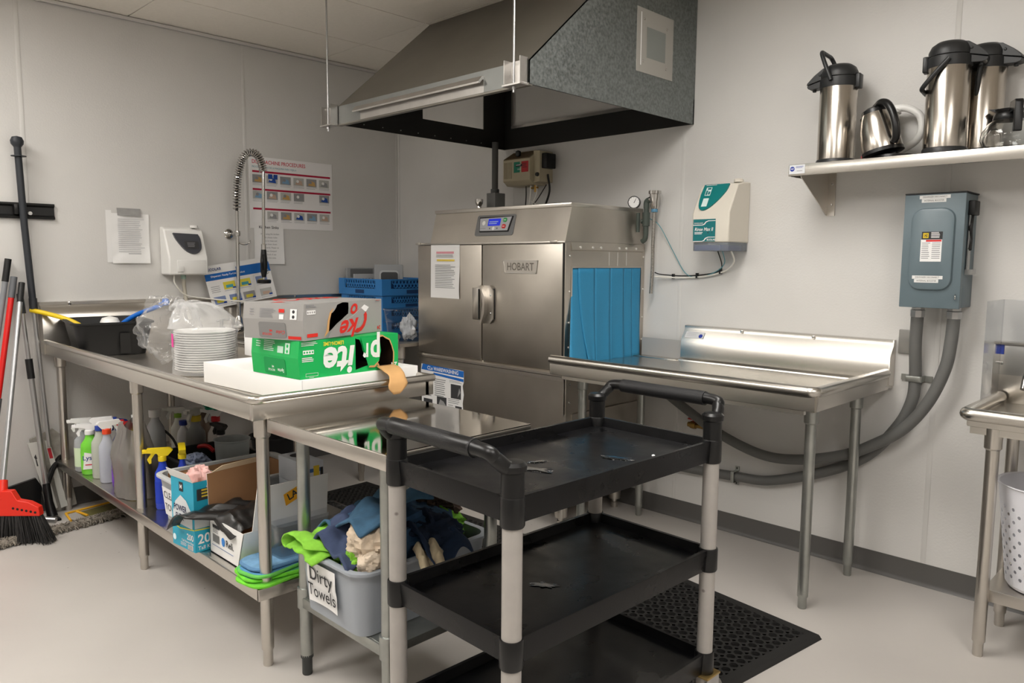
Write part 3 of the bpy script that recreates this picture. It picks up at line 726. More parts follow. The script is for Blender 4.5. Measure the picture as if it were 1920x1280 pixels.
b.m(paper((40, 128, 104))); b.rect(P, 0, 0, .05, .062); b.m(paper((176, 190, 160))); b.rect(P, .05, 0, .062, .062); b.m(paper((190, 60, 62))); b.rect(P, .062, 0, .118, .062)
b.m(INK); b.rect(P, .016, .034, .07, .048, .0012); b.m(WPAPER); b.lines(P, .02, .062, .037, .045, 1, .0018, th=.5); b.lines(P, .03, .06, .012, .022, 2, .0012); b.m(INK); b.lines(P, .072, .108, .020, .05, 3, .0012)
b.build('label', t)
b = MB().m(BLACKM); b.box(1.505, 1.545, -.10, -.02, 1.88, 1.965, bev=.004); b.lathe([(.012, 0), (.011, .01), (0, .012)], M=Pl((1.49, -.116, 1.845), (1, 0, 0), (0, 0, 1)).M(0, 0, 0)); b.build('side_pump', t)
b = MB().m(BLACK); b.lathe([(.010, 0), (.016, .008), (.016, .03), (.006, .036), (0, .036)], (1.335, -.12, 1.958)); b.build('key_knob', t)
b = MB().m(CABLE); b.tube(bez([(1.345, -.06, 1.79), (1.355, -.07, 1.72), (1.375, -.1, 1.625)]), .0035, 8); b.tube(bez([(1.51, -.05, 1.85), (1.515, -.04, 1.75), (1.52, -.1, 1.63)]), .006, 8); b.tube(bez([(1.50, -.05, 1.79), (1.43, -.06, 1.70), (1.38, -.1, 1.628)]), .003, 8)
b.m(WTUBE); b.tube(bez([(1.395, -.07, 1.79), (1.39, -.07, 1.72), (1.39, -.09, 1.628)]), .005, 8); b.tube(bez([(1.44, -.07, 1.79), (1.445, -.08, 1.73), (1.395, -.1, 1.63)]), .003, 8); b.tube(bez([(1.40, -.08, 1.70), (1.46, -.08, 1.67), (1.52, -.1, 1.63)]), .0025, 8)
b.m(mat('brass', (160, 128, 70), .35, .9)); b.cyl((1.40, -.07, 1.775), (1.45, -.07, 1.775), .006); b.cyl((1.43, -.07, 1.75), (1.43, -.07, 1.79), .008); b.build('tubing', t)

t = thing('water_pipe_assembly', 'dark pipe with pressure gauge, elbow and chrome vacuum breaker behind the dishwasher', 'pipe', (2.23, -.07, 1.44))
PG = plastic((70, 78, 72), .55)
b = MB().m(PG); b.tube(bez([(2.20, -.07, 1.45), (2.22, -.07, 1.47), (2.222, -.07, 1.55), (2.222, -.07, 1.62)], 12), .013); b.tube(bez([(2.222, -.07, 1.62), (2.224, -.07, 1.655), (2.25, -.07, 1.668)], 12), .015); b.cyl((2.222, -.07, 1.53), (2.222, -.07, 1.60), .019); b.cyl((2.195, -.07, 1.555), (2.222, -.07, 1.555), .012); b.cyl((2.17, -.07, 1.50), (2.17, -.07, 1.60), .011); b.build('pipe', t)
b = MB().m(CHROME); b.lathe([(.016, 1.615), (.022, 1.63), (.022, 1.655), (.027, 1.675), (.027, 1.69), (.033, 1.692), (.033, 1.708), (0, 1.71)], (2.272, -.07, 0)); b.cyl((2.245, -.07, 1.668), (2.262, -.07, 1.668), .016); b.m(plastic((90, 140, 170), .5)); b.lathe([(.0165, 1.60), (.0165, 1.616)], (2.272, -.07, 0)); b.build('vacuum_breaker', t)
b = MB().m(mat('braided_hose', (150, 146, 140), .5, .6, var=.3, vscale=160)); b.tube(bez([(2.272, -.07, 1.605), (2.268, -.07, 1.45), (2.262, -.06, 1.3), (2.256, -.06, 1.18)]), .009, 12); b.build('hose', t)
gp = Pl((2.148, -.075, 1.655), V((.9, .44, 0)), (0, 0, 1))
b = MB().m(BLACK); b.lathe([(.030, -.012), (.033, -.01), (.033, .012), (.029, .013)], M=gp.M(0, 0, 0)); b.m(WPAPER); b.disc(gp, 0, 0, .028, .0134); b.m(INK)
b.shape(gp, [(-.002, -.004), (.002, -.004), (.012, .018), (.010, .019)], .0142)
for k in range(9):
    a = -.7+k*.57; b.shape(gp, [(cos(a)*.022, sin(a)*.022), (cos(a+.06)*.022, sin(a+.06)*.022), (cos(a+.06)*.026, sin(a+.06)*.026), (cos(a)*.026, sin(a)*.026)], .0142)
b.m(mat('brass', (160, 128, 70), .35, .9)); b.cyl((2.15, -.07, 1.60), (2.15, -.07, 1.625), .008); b.build('pressure_gauge', t)

TEAL = plastic((20, 118, 118), .35); TEALP = paper((22, 112, 116))
t = thing('rinse_dispenser', 'white wall dispenser with teal shield and teal rinse label above the landing table', 'dispenser', (2.67, -.1, 1.40))
OW = plastic((214, 208, 196), .4)
b = MB().m(OW)
sp = [(-.002, 1.438), (-.192, 1.438), (-.194, 1.575), (-.12, 1.71), (-.06, 1.722), (-.002, 1.725)]
b.prism(sp, lambda p, q, s: V((s, p, q)), 2.572, 2.766); b.build('housing', t, bev=.006)
b = MB().m(OW); b.lathe([(.022, 0), (.022, .012), (.018, .016), (0, .016)], (2.735, -.06, 1.722)); b.build('cap', t)
sd = V((0, .074, .135)).normalized(); P = Pl((2.575, -.1945, 1.577), (1, 0, 0), sd); L = .153
b = MB().m(TEAL)
pts = [(.020, .152), (.150, .152), (.143, .115), (.118, .07), (.085, .03), (.055, .012), (.03, .02), (.018, .055), (.015, .10)]
pts = [(p.x, p.y) for p in bez([(x, y, 0) for x, y in pts[1:]], 32)]+[(.020, .152)]
b.prism(pts, lambda p, q, s: P(p, q, s), -.004, .006)
b.m(paper((200, 220, 218))); b.rect(P, .037, .03, .066, .075, .0068); b.rect(P, .037, .09, .066, .135, .0068); b.m(TEALP); b.rect(P, .040, .093, .050, .118, .0074); b.rect(P, .0525, .095, .063, .112, .0074); b.rect(P, .045, .122, .063, .132, .0074)
b.m(WPAPER); b.lines(P, .03, .09, .142, .148, 1, .0068); b.build('shield', t)
P = Pl((2.580, -.1948, 1.442), (1, 0, 0), (0, 0, 1)); b = MB().m(TEALP); b.rect(P, 0, 0, .118, .105, .0006); b.m(WPAPER)
def swoosh(v): b.shape(P, [(0, v), (.05, v), (.062, v+.004), (.07, v+.014), (.082, v+.019), (.118, v+.019), (.118, v+.022), (.08, v+.022), (.066, v+.017), (.058, v+.007), (.049, v+.003), (0, v+.003)], .0012)
swoosh(.076); swoosh(.0)
b.text(P, .004, .086, 'VANGUARD', .009, .0014); b.text(P, .008, .057, 'Rinse Max II', .0225, .0014, shear=.2, bold=.012, sx=.88); b.lines(P, .008, .06, .032, .044, 2, .0014, th=.5); b.text(P, .075, .008, 'ECOLAB', .012, .0014, bold=.02)
b.m(INK); b.disc(P, .08, .042, .003, .0014); b.disc(P, .1, .042, .002, .0014); b.build('label', t)
b = MB().m(mat('smoky_clear_plastic', (205, 212, 220), .15, trans=.75, ior=1.2)); b.box(2.578, 2.764, -.188, -.01, 1.398, 1.438, bev=.003); b.build('drip_tray', t)
b = MB().m(mat('blue_liquid', (40, 66, 130), .2)); b.box(2.583, 2.72, -.184, -.02, 1.401, 1.426); b.build('blue_liquid', t)
b = MB().m(CABLE); b.tube(bez([(2.66, -.1, 1.40), (2.655, -.05, 1.34), (2.63, -.02, 1.305), (2.55, -.012, 1.285), (2.42, -.012, 1.275), (2.30, -.03, 1.28), (2.27, -.05, 1.29)], 40), .003, 8)
b.m(WTUBE); b.tube(bez([(2.73, -.1, 1.40), (2.72, -.05, 1.35), (2.66, -.02, 1.305), (2.55, -.016, 1.276), (2.40, -.014, 1.265), (2.27, -.05, 1.27)], 40), .0042, 8)
b.m(plastic((80, 150, 160), .5)); b.tube(bez([(2.685, -.1, 1.40), (2.67, -.05, 1.34), (2.60, -.02, 1.295), (2.50, -.012, 1.27), (2.43, -.012, 1.29), (2.36, -.012, 1.39), (2.28, -.03, 1.53), (2.23, -.05, 1.57)], 48), .002, 8)
b.m(BLACK)
for (x, z) in ((2.36, 1.272), (2.50, 1.279), (2.63, 1.302)): b.box(x-.004, x+.004, -.022, -.004, z-.014, z+.012)
b.build('tubing', t)

# ================================================================ papers on walls and machine
def paperfn(o, ux, uy, w, h, curl):
    P = Pl(o, ux, uy)
    def f(u, v): return P(u*w, v*h, .0012+curl(u, v))
    return P, f
t = thing('machine_notice', 'white printed notice with a highlighted line taped on the left dishwasher door', 'notice', (1.29, -.65, 1.14))
P, f = paperfn((1.166, -.6462, 1.135), (1, 0, 0), (0, 0, 1), .245, .295, lambda u, v: .012*(u-.5)**2*(1-v)+.004*sin(v*7)*u*(1-v))
b = MB().m(WPAPER); b.grid(f, 10, 12); sh = b.build('sheet', t)
b = MB().m(paper((220, 150, 160))); b.rect(P, .05, .247, .2, .258, .004); b.m(paper((236, 208, 90))); b.rect(P, .055, .205, .205, .215, .004); b.m(INKG); b.lines(P, .05, .20, .222, .24, 2, .0045, ragged=.1); b.lines(P, .04, .215, .05, .185, 14, .005, th=.3); b.build('print', sh)
t = thing('wash_chart', 'torn blue and white warewashing chart on the base of the dishwasher', 'poster', (1.26, -.641, .48))
P = Pl((1.07, -.6425, .455), (1, 0, 0), (0, 0, 1))
b = MB().m(WPAPER)
top_ = [(.0, .29)]+[(x/100, .289-.004*((x*7) % 3)) for x in range(4, 36, 3)]+[(.37, .283)]
b.shape(P, [(.005, 0), (.36, 0), (.368, .05), (.362, .1), (.372, .15), (.362, .2), (.372, .22), (.372, .275)]+top_[::-1]+[(-.006, .25)], .0008)
b.m(paper((28, 104, 190))); b.shape(P, [(.0, .257), (.37, .247), (.372, .282), (.012, .29)], .0014); b.shape(P, [(.11, .236), (.37, .222), (.37, .238), (.11, .248)], .0014)
b.m(WPAPER); b.text(P, .055, .271, 'CLe WAREWASHING', .029, .002, rot=-.02, bold=.018)
b.m(INKG); b.lines(P, .12, .22, .11, .215, 9, .0014, th=.4); b.lines(P, .25, .36, .205, .22, 2, .0014); b.lines(P, .24, .35, .085, .115, 3, .0014); b.lines(P, .24, .29, .02, .08, 6, .0014); b.lines(P, .02, .10, .10, .125, 2, .0014)
b.m(paper((58, 58, 60))); b.rect(P, .262, .12, .348, .20, .0014); b.rect(P, .14, .05, .225, .115, .0014); b.rect(P, .30, .01, .355, .08, .0014); b.rect(P, .03, .13, .10, .21, .0014); b.rect(P, .02, .03, .10, .09, .0014)
b.m(paper((150, 150, 150))); b.shape(P, [(.15, .055), (.22, .07), (.2, .09), (.17, .1)], .002); b.shape(P, [(.32, .13), (.345, .16), (.335, .185), (.325, .15)], .002); b.disc(P, .325, .05, .018, .002); b.m(paper((190, 190, 190))); b.shape(P, [(.06, .14), (.1, .16), (.095, .18), (.05, .17)], .002)
b.build('sheet', t)

def LW(y, z): return Pl((.0015, y, z), (0, 1, 0), (0, 0, 1))   # the left wall, u along +y
t = thing('taped_paper', 'crumpled white printed paper held by grey tape on the left wall', 'notice', (.01, -1.87, 1.31))
P = LW(-1.985, 1.31)
b = MB().m(WPAPER)
b.grid(lambda u, v: P(.025+.20*u+.004*v, .005+.275*v, .003+.006*noise.noise(V((u*4, v*5, 2)))+(.012*(1-v)**3 if v < .3 else 0)), 16, 18)
b.grid(lambda u, v: P(.002+.03*u, .01+.285*v, .0015), 3, 4); sh = b.build('sheet', t)
b = MB().m(INKL); b.lines(P, .06, .2, .06, .25, 17, .0115, th=.3); b.m(INKG); b.lines(P, .11, .2, .05, .06, 1, .0115); b.build('print', sh)
b = MB().m(mat('duct_tape', (150, 149, 148), .4, .2, var=.15, vscale=20)); b.grid(lambda u, v: P(.06+.125*u, .267+.042*v, .012-.009*v), 4, 4); b.build('tape', t)

t = thing('procedures_poster', 'large white dish machine procedures poster with red bands on the left wall', 'poster', (.005, -.84, 1.54))
P = LW(-1.145, 1.538)
b = MB().m(paper((240, 238, 238))); b.box(.0005, .003, -1.145, -.555, 1.538, 1.98); sh = b.build('board', t)
b = MB(); P = Pl((.0032, -1.145, 1.538), (0, 1, 0), (0, 0, 1)); RED = paper((176, 26, 62))
b.m(RED)
for v in (.345, .235, .115): b.rect(P, .02, v, .575, v+.012)
b.m(paper((206, 70, 90))); b.text(P, .018, .410, 'DISH MACHINE PROCEDURES', .0325, .0008, sx=.86, bold=.012)
b.m(paper((90, 160, 172))); b.text(P, .018, .379, 'PROCEDIMIENTOS DE LA MAQUINA PARA VAJILLA', .0165, .0008, sx=.82)
GR = paper((150, 150, 152)); OR = paper((198, 160, 100)); BL = paper((36, 76, 158)); SK = paper((196, 168, 150)); LG = paper((186, 186, 182)); LB_ = paper((128, 164, 196))
for row, v, cells in ((0, .27, [0, 1, 2, 3, 4, 5]), (1, .17, [0, 1, 2, 3, 5]), (2, .045, [1, 2, 3, 4, 5])):
    for c in cells:
        u = .02+c*.094; b.m(LG if (c+row) % 2 else GR); b.rect(P, u, v+.012, u+.075, v+.062)
        b.m([OR, BL, LB_, SK, OR, GR][(c+row*2) % 6]); b.shape(P, [(u+.012, v+.02), (u+.066, v+.016), (u+.06, v+.042), (u+.03, v+.052)], .001)
        b.m(WPAPER if c % 2 else INKG); b.disc(P, u+.03, v+.04, .010, .0013, 10)
        b.m(INKL); b.lines(P, u, u+.08, v-.008, v+.008, 2, .0008)
b.m(BL); b.rect(P, .125, .31, .155, .34, .0015); b.rect(P, .162, .31, .19, .34, .0015)
b.build('print', sh)
t = thing('sink_notice', 'white paper headed Kitchen Sinks hung below the procedures poster', 'notice', (.01, -1.02, 1.31))
P = Pl((.0045, -1.125, 1.312), (0, 1, 0), (0, 0, 1))
b = MB().m(WPAPER); b.grid(lambda u, v: P(.2*u, .262*v, .002+.010*(1-v)*u*u), 6, 8); sh = b.build('sheet', t)
b = MB().m(INK); P2 = Pl((.0075, -1.125, 1.312), (0, 1, 0), (0, 0, 1)); b.text(P2, .1, .232, 'Kitchen Sinks', .025, .001, ax='CENTER', bold=.01); b.m(INKG)
P3 = Pl((.010, -1.125, 1.312), (0, 1, 0), (0, 0, 1))
for k, s_ in enumerate(('After using the kitchen', 'sinks please make', 'sure to rinse and', 'wipe them down', 'afterwards. Please no', 'grease dumped', 'or food of any', 'kind in the sinks. :)')): b.text(P3, .105, .190-k*.0215, s_, .0145, .001, ax='CENTER', sx=.95)
b.build('print', sh)
t = thing('dispensing_poster', 'tilted curling poster with a blue band resting on the backsplash behind the spray faucet', 'poster', (.05, -1.26, 1.10))
rot = .155; ux = V((0, cos(rot), sin(rot))); uy = V((-.14, -sin(rot), cos(rot))); P = Pl((.092, -1.445, 1.045), ux, uy.normalized())
def curl(u, v): return .02*(1-v)*((u-.5)**2)*2+.03*(v-.5)**2*(1-u)
b = MB().m(paper((228, 227, 226))); b.grid(lambda u, v: P(.42*u, .255*v, curl(u, v)), 12, 10); sh = b.build('sheet', t)
b = MB().m(paper((20, 96, 172)))
def pr(u0, v0, u1, v1, d=.0008, n=6):
    b.grid(lambda u, v: P(u0+(u1-u0)*u, v0+(v1-v0)*v, d+curl((u0+(u1-u0)*u)/.42, (v0+(v1-v0)*v)/.255)), n, 3, sm=False)
pr(0, .165, .42, .205, n=10); pr(.2, .195, .42, .225, n=6)
YEL = paper((214, 200, 70)); TE = paper((70, 150, 160)); GB = paper((120, 136, 176))
for (u, v, c1, c2) in ((.1, .1, YEL, TE), (.2, .1, YEL, TE), (.31, .1, GB, YEL), (.02, .02, GB, YEL), (.12, .02, GB, YEL), (.21, .02, GR, YEL), (.32, .02, LG, SK)):
    b.m(c1); pr(u, v, u+.075, v+.045, .0009, 4); b.m(c2); pr(u+.015, v+.008, u+.06, v+.026, .0013, 4); b.m(BL); pr(u+.055, v, u+.075, v+.01, .0016, 3)
    b.m(INKL); pr(u, v-.01, u+.07, v-.006, .0009, 3)
b.m(INKG)
for k in range(4): pr(.02, .125-.011*k, .075, .128-.011*k, .0009, 3)
b.m(paper((24, 60, 120))); b.text(P, .02, .228, 'ECOLAB', .022, .016, bold=.02); b.m(WPAPER); b.text(P, .03, .187, 'Dispenser: Ready-To-Use Product', .0155, .016, sx=1.0, bold=.01)
b.build('print', sh)

# ================================================================ soap dispenser on the left wall
t = thing('soap_dispenser', 'white wall soap dispenser with a dark oval window on the left wall', 'dispenser', (.06, -1.6, 1.25))
b = MB().m(WHITE)
sp = [(.001, 1.25), (.125, 1.25), (.127, 1.345), (.06, 1.51), (.02, 1.525), (.001, 1.525)]
b.prism(sp, lambda p, q, s: V((p, s, q)), -1.70, -1.475); b.build('housing', t, bev=.008)
sd = V((-.067, 0, .165)).normalized(); P = Pl((.1275, -1.70, 1.347), (0, 1, 0), sd)
b = MB().m(mat('smoked_window', (70, 72, 78), .12, coat=.5))
pts = [(p.x, p.y) for p in bez([(.045, .150, 0), (.058, .11, 0), (.10, .045, 0), (.15, .022, 0), (.19, .05, 0), (.198, .11, 0), (.188, .145, 0)], 36)]
b.prism(pts, lambda p, q, s: P(p, q, s), -.002, .010)
b.m(INK); b.rect(P, .10, .05, .18, .10, .0108); b.m(INKG); b.lines(P, .115, .16, .06, .09, 4, .0114); b.build('window', t)
b = MB().m(plastic((228, 227, 224), .4)); b.box(.127, .130, -1.655, -1.49, 1.256, 1.335, bev=.0015); b.box(.130, .140, -1.655, -1.622, 1.268, 1.300, bev=.003); b.build('push_bar', t)
b = MB().m(WHITE); b.lathe([(.022, 0), (.022, .014), (0, .015)], (.05, -1.52, 1.522)); b.build('cap', t)
b = MB().m(plastic((150, 176, 160), .4)); b.cyl((.07, -1.60, 1.225), (.07, -1.60, 1.252), .014)
b.m(mat('milky_tube', (176, 170, 156), .4)); b.tube(bez([(.07, -1.60, 1.225), (.07, -1.595, 1.15), (.09, -1.59, 1.06), (.11, -1.585, .99)]), .011)
b.m(WTUBE); b.tube(bez([(.09, -1.66, 1.252), (.085, -1.655, 1.20), (.082, -1.60, 1.135), (.085, -1.52, 1.115), (.12, -1.40, 1.10), (.16, -1.30, 1.09), (.17, -1.25, 1.08)], 30), .0045, 8); b.build('tubing', t)

# ================================================================ spray faucet
t = thing('spray_faucet', 'tall chrome pre-rinse spray faucet with a spring hose on the left wall', 'faucet', (.12, -1.29, .865))
b = MB().m(CHROME); b.cyl((.12, -1.295, .97), (.12, -1.288, 1.63), .0105); b.lathe([(.02, .92), (.022, .95), (.018, .985), (.013, 1.0)], (.12, -1.295, 0)); b.build('riser', t)
b = MB().m(CHROME); b.tube(bez([(.12, -1.295, .93), (.15, -1.31, .91), (.16, -1.40, .905), (.13, -1.42, .905)]), .016); b.cyl((.13, -1.41, .865), (.13, -1.41, .94), .022); b.cyl((.13, -1.41, .94), (.13, -1.41, .985), .012); b.cyl((.13, -1.44, .975), (.13, -1.36, .982), .006); b.cyl((.12, -1.20, .865), (.12, -1.20, .95), .016); b.cyl((.09, -1.295, .93), (.18, -1.295, .93), .02); b.build('valve_body', t)
b = MB().m(CHROME); b.cyl((.002, -1.29, 1.495), (.12, -1.288, 1.495), .007); b.lathe([(.028, 0), (.030, .006), (.024, .012), (.01, .014)], M=Pl((.002, -1.29, 1.495), (0, 1, 0), (0, 0, 1)).M(0, 0, 0)); b.lathe([(.017, 1.48), (.019, 1.495), (.017, 1.51)], (.12, -1.289, 0))
b.tube(bez([(.12, -1.28, 1.44), (.14, -1.26, 1.43), (.17, -1.24, 1.44), (.17, -1.235, 1.455)]), .004, 8); b.build('wall_bracket', t)
path = bez([(.12, -1.288, 1.63), (.125, -1.286, 1.75), (.14, -1.28, 1.85), (.165, -1.262, 1.94), (.20, -1.235, 1.972), (.235, -1.205, 1.955), (.255, -1.19, 1.905), (.262, -1.185, 1.86)], 90)
b = MB().m(mat('dark_hose', (60, 58, 56), .4, .5)); b.tube(path, .0085, 10); b.build('hose_core', t)
b = MB().m(CHROME); hel = []
acc = [0]
for i in range(1, len(path)): acc.append(acc[-1]+(path[i]-path[i-1]).length)
N = 620; turns = 36
for k in range(N):
    d = acc[-1]*k/(N-1); i = 1
    while acc[i] < d-1e-9: i += 1
    f_ = (d-acc[i-1])/(acc[i]-acc[i-1]); p = path[i-1].lerp(path[i], f_); tg = (path[i]-path[i-1]).normalized()
    u_ = tg.cross(V((.6, -.6, .2))).normalized(); w_ = tg.cross(u_); a = 2*pi*turns*(k/(N-1))**1.15
    hel.append(p+(u_*cos(a)+w_*sin(a))*.021)
b.tube(hel, .0038, 6); b.build('spring', t)
b = MB().m(CHROME); b.tube([(.262, -1.185, 1.87), (.266, -1.193, 1.60), (.27, -1.20, 1.42)], [.0095, .0095, .0095]); b.lathe([(.014, 1.385), (.014, 1.43), (.010, 1.435)], (.270, -1.20, 0)); b.build('hose_sleeve', t)
b = MB().m(BLACK); b.tube([(.270, -1.20, 1.40), (.271, -1.201, 1.33), (.272, -1.203, 1.27), (.273, -1.204, 1.235)], [.015, .021, .020, .012]); b.tube(bez([(.285, -1.215, 1.37), (.297, -1.226, 1.33), (.287, -1.216, 1.28)]), .009, 8)
b.lathe([(.012, 1.198), (.038, 1.199), (.041, 1.206), (.041, 1.218), (.036, 1.222), (.01, 1.222)], (.273, -1.204, 0)); b.m(CHROME); b.cyl((.273, -1.204, 1.22), (.273, -1.204, 1.25), .007); b.tube([V((.285, -1.192, 1.27))+V((.008*cos(a*pi/6), .010*cos(a*pi/6), .014*sin(a*pi/6))) for a in range(12)], .002, 6, closed=True); b.build('spray_head', t)

# ================================================================ disconnect switch, its conduits and other fittings on the back wall
EG = mat('grey_green_enamel', (100, 115, 122), .38, var=.02, vscale=20)
t = thing('disconnect_switch', 'blue-grey electrical disconnect switch box on the back wall right of the landing table', 'electrical box', (3.615, -.085, 1.175))
b = MB().m(EG); b.box(3.513, 3.722, -.150, -.002, 1.178, 1.612, bev=.003); b.m(BLACKM); b.box(3.511, 3.726, -.172, -.002, 1.612, 1.617); b.build('enclosure', t)
P = Pl((3.511, -.1705, 1.176), (1, 0, 0), (0, 0, 1))
b = MB().m(EG); b.box(3.510, 3.724, -.170, -.150, 1.175, 1.612, bev=.003)
def rl(w, h, r, d, cx, cz): return [b.v(P(p, q, d)) for p, q in rrect(w, h, r, 6, cx, cz)]
R = [rl(.155, .315, .045, -.0005, .106, .225), rl(.148, .308, .042, .010, .106, .225), rl(.136, .296, .036, .013, .106, .225)]
for A, B in zip(R, R[1:]):
    for k in range(len(A)): b.face([A[k], A[(k+1) % len(A)], B[(k+1) % len(A)], B[k]], True)
b.face(R[-1])
dr = b.build('cover', t)
b = MB(); 
b.m(INK); b.rect(P, .072, .263, .145, .292, .0138); b.m(paper((226, 196, 40))); b.rect(P, .077, .268, .096, .287, .0142); b.m(INK); b.rect(P, .0805, .2715, .0925, .2835, .0146); b.m(paper((226, 196, 40))); b.text(P, .0865, .2775, 'D', .013, .015, ax='CENTER', bold=.02)
b.m(WPAPER); b.lines(P, .105, .14, .266, .29, 5, .0142, th=.45); b.rect(P, .070, .178, .144, .262, .0138); b.m(paper((206, 50, 50))); b.rect(P, .088, .254, .142, .261, .0142); b.m(INKG); b.lines(P, .074, .104, .185, .25, 9, .0142); b.lines(P, .110, .140, .185, .25, 9, .0142); b.build('warning_label', dr)
for (u, v, d) in ((.052, .418, .0006), (.046, .111, .0138)):
    b = MB().m(paper((226, 226, 224))); b.rect(P, u, v, u+.108, v+.013, d); b.rect(P, u+.008, v-.014, u+.094, v-.0005, d); b.m(INK)
    b.text(P, u+.054, v+.0065, 'DISHWASER DISCONNECT', .0088, d+.0004, ax='CENTER', sx=.8); b.text(P, u+.052, v-.0072, 'INTERNAL BOOSTER', .0088, d+.0004, ax='CENTER', sx=.85); b.build('name_strip', dr)
b = MB().m(CHROME); b.tube(bez([P(.196, .035, .001), P(.200, .038, .012), P(.200, .05, .012), P(.198, .055, .001)]), .0022, 6); b.build('latch', dr)
b = MB().m(BLACKM); b.box(3.722, 3.745, -.13, -.06, 1.53, 1.585, bev=.004); b.m(SILVER); b.box(3.727, 3.731, -.125, -.095, 1.32, 1.54); b.box(3.722, 3.745, -.12, -.06, 1.305, 1.325); b.m(BLACKM); b.tube(bez([(3.729, -.10, 1.53), (3.732, -.12, 1.48), (3.729, -.10, 1.44), (3.733, -.12, 1.40)]), .008, 8); b.build('handle', t)
CN = plastic((104, 104, 102), .5)
for (x, nm) in ((3.553, 1), (3.685, 2)):
    b = MB().m(SILVER); b.lathe([(.026, 1.132), (.028, 1.137), (.028, 1.16), (.024, 1.163), (.024, 1.178)], (x, -.075, 0), seg=8); b.build('conduit_nut', t)
t = thing('flexible_conduit', 'thick grey conduit from the left fitting of the switch box, strapped low on the wall', 'conduit', (3.1, -.04, .35))
b = MB().m(CN); b.tube(bez([(3.553, -.075, 1.14), (3.548, -.06, 1.02), (3.546, -.03, .88), (3.538, -.028, .78), (3.49, -.028, .665), (3.37, -.028, .515), (3.185, -.028, .405), (2.94, -.028, .315), (2.765, -.028, .298), (2.49, -.028, .285), (2.22, -.03, .28)], 90), .0235, 16); b.build('hose', t)
for (x, z, v) in ((3.545, .875, 1), (2.757, .297, 0)):
    b = MB().m(GALVL)
    if v: b.box(x-.03, x+.03, -.056, -.050, z-.012, z+.012, bev=.002); b.box(x-.06, x-.027, -.008, -.002, z-.012, z+.012); b.box(x+.027, x+.06, -.008, -.002, z-.012, z+.012); b.box(x-.032, x-.027, -.056, -.002, z-.012, z+.012); b.box(x+.027, x+.032, -.056, -.002, z-.012, z+.012)
    else: b.box(x-.009, x+.009, -.058, -.053, z-.026, z+.026, bev=.002); b.box(x-.010, x+.010, -.008, -.002, z+.026, z+.047); b.box(x-.010, x+.010, -.008, -.002, z-.047, z-.026); b.box(x-.009, x+.009, -.056, -.002, z+.024, z+.027); b.box(x-.009, x+.009, -.056, -.002, z-.027, z-.024); b.m(SOOT); b.disc(Pl((x, -.0085, z+.038), (1, 0, 0), (0, 0, 1)), 0, 0, .004); b.disc(Pl((x, -.0085, z-.038), (1, 0, 0), (0, 0, 1)), 0, 0, .004)
    b.build('strap', t)
t = thing('flexible_conduit', 'thick grey conduit from the right fitting of the switch box, sagging behind table legs', 'conduit', (3.1, -.09, .45))
b = MB().m(CN); b.tube(bez([(3.685, -.075, 1.14), (3.682, -.08, 1.04), (3.668, -.085, .93), (3.615, -.085, .79), (3.53, -.085, .67), (3.42, -.085, .585), (3.29, -.08, .513), (3.09, -.08, .455), (2.91, -.08, .447), (2.69, -.08, .51), (2.50, -.08, .605), (2.36, -.08, .68), (2.22, -.08, .74)], 90), .0235, 16); b.build('hose', t)
b = MB().m(mat('grey_box_cover', (136, 134, 130), .45, .3)); b.box(3.467, 3.534, -.012, -.001, .972, 1.072, bev=.003); b.m(CHROME)
for z in (.985, 1.06): b.lathe([(.004, 0), (.003, .002), (0, .0025)], M=Pl((3.515, -.012, z), (1, 0, 0), (0, 0, 1)).M(0, 0, 0), seg=8)
tag(b.build('outlet_cover', loc=(3.50, -.006, 1.02)), 'blank grey metal outlet cover on the back wall beside the conduit', 'cover plate')
t = thing('ball_valve', 'small brass ball valve with red handle on the wall under the landing table', 'valve', (2.53, -.05, .52))
b = MB().m(mat('brass', (160, 128, 70), .35, .9)); b.cyl((2.50, -.05, .522), (2.585, -.05, .522), .013); b.lathe([(.018, -.015), (.02, 0), (.018, .015)], M=Matrix.Translation((2.53, -.05, .522)) @ Matrix.Rotation(pi/2, 4, 'Y')); b.cyl((2.60, -.05, .522), (2.60, -.002, .522), .011); b.cyl((2.58, -.05, .522), (2.605, -.05, .522), .011); b.build('body', t)
b = MB().m(plastic((180, 30, 34), .4)); b.box(2.50, 2.56, -.06, -.04, .548, .556, bev=.002); b.cyl((2.53, -.05, .53), (2.53, -.05, .55), .006); b.build('lever', t)

# ================================================================ on the dish table
ZT = .866
def nested(b, w, d, h, wt, z0, taper, r, th=.006, rim=.012, M_=None):
    """open-topped tub: outer wall, rim and inner wall, with rounded corners"""
    M_ = M_ or Matrix.Identity(4)
    spec = [(w-2*taper, d-2*taper, r*.8, z0), (w, d, r, z0+h-.012), (w+2*rim, d+2*rim, r+rim, z0+h-.010), (w+2*rim, d+2*rim, r+rim, z0+h-.002), (w+2*rim-.006, d+2*rim-.006, r+rim, z0+h), (w-2*th, d-2*th, r-th*.5, z0+h-.001), (w-2*taper-2*th, d-2*taper-2*th, r*.7, z0+.006)]
    rings = [[b.v(M_ @ V((p, q, z))) for p, q in rrect(a, c, rr, 6)] for a, c, rr, z in spec]
    n = len(rings[0])
    for A, B in zip(rings, rings[1:]):
        for k in range(n): b.face([A[k], A[(k+1) % n], B[(k+1) % n], B[k]])
    b.face(rings[0][::-1]); b.face(rings[-1])
t = thing('bus_tub', 'black plastic bus tub holding scrubbers at the wall end of the dish table', 'tub', (.325, -2.10, ZT), radians(-9))
b = MB().m(BLACKM); nested(b, .46, .35, .165, .006, ZT, .03, .05, M_=LM((.325, -2.10, 0), radians(-9))); b.build('body', t)
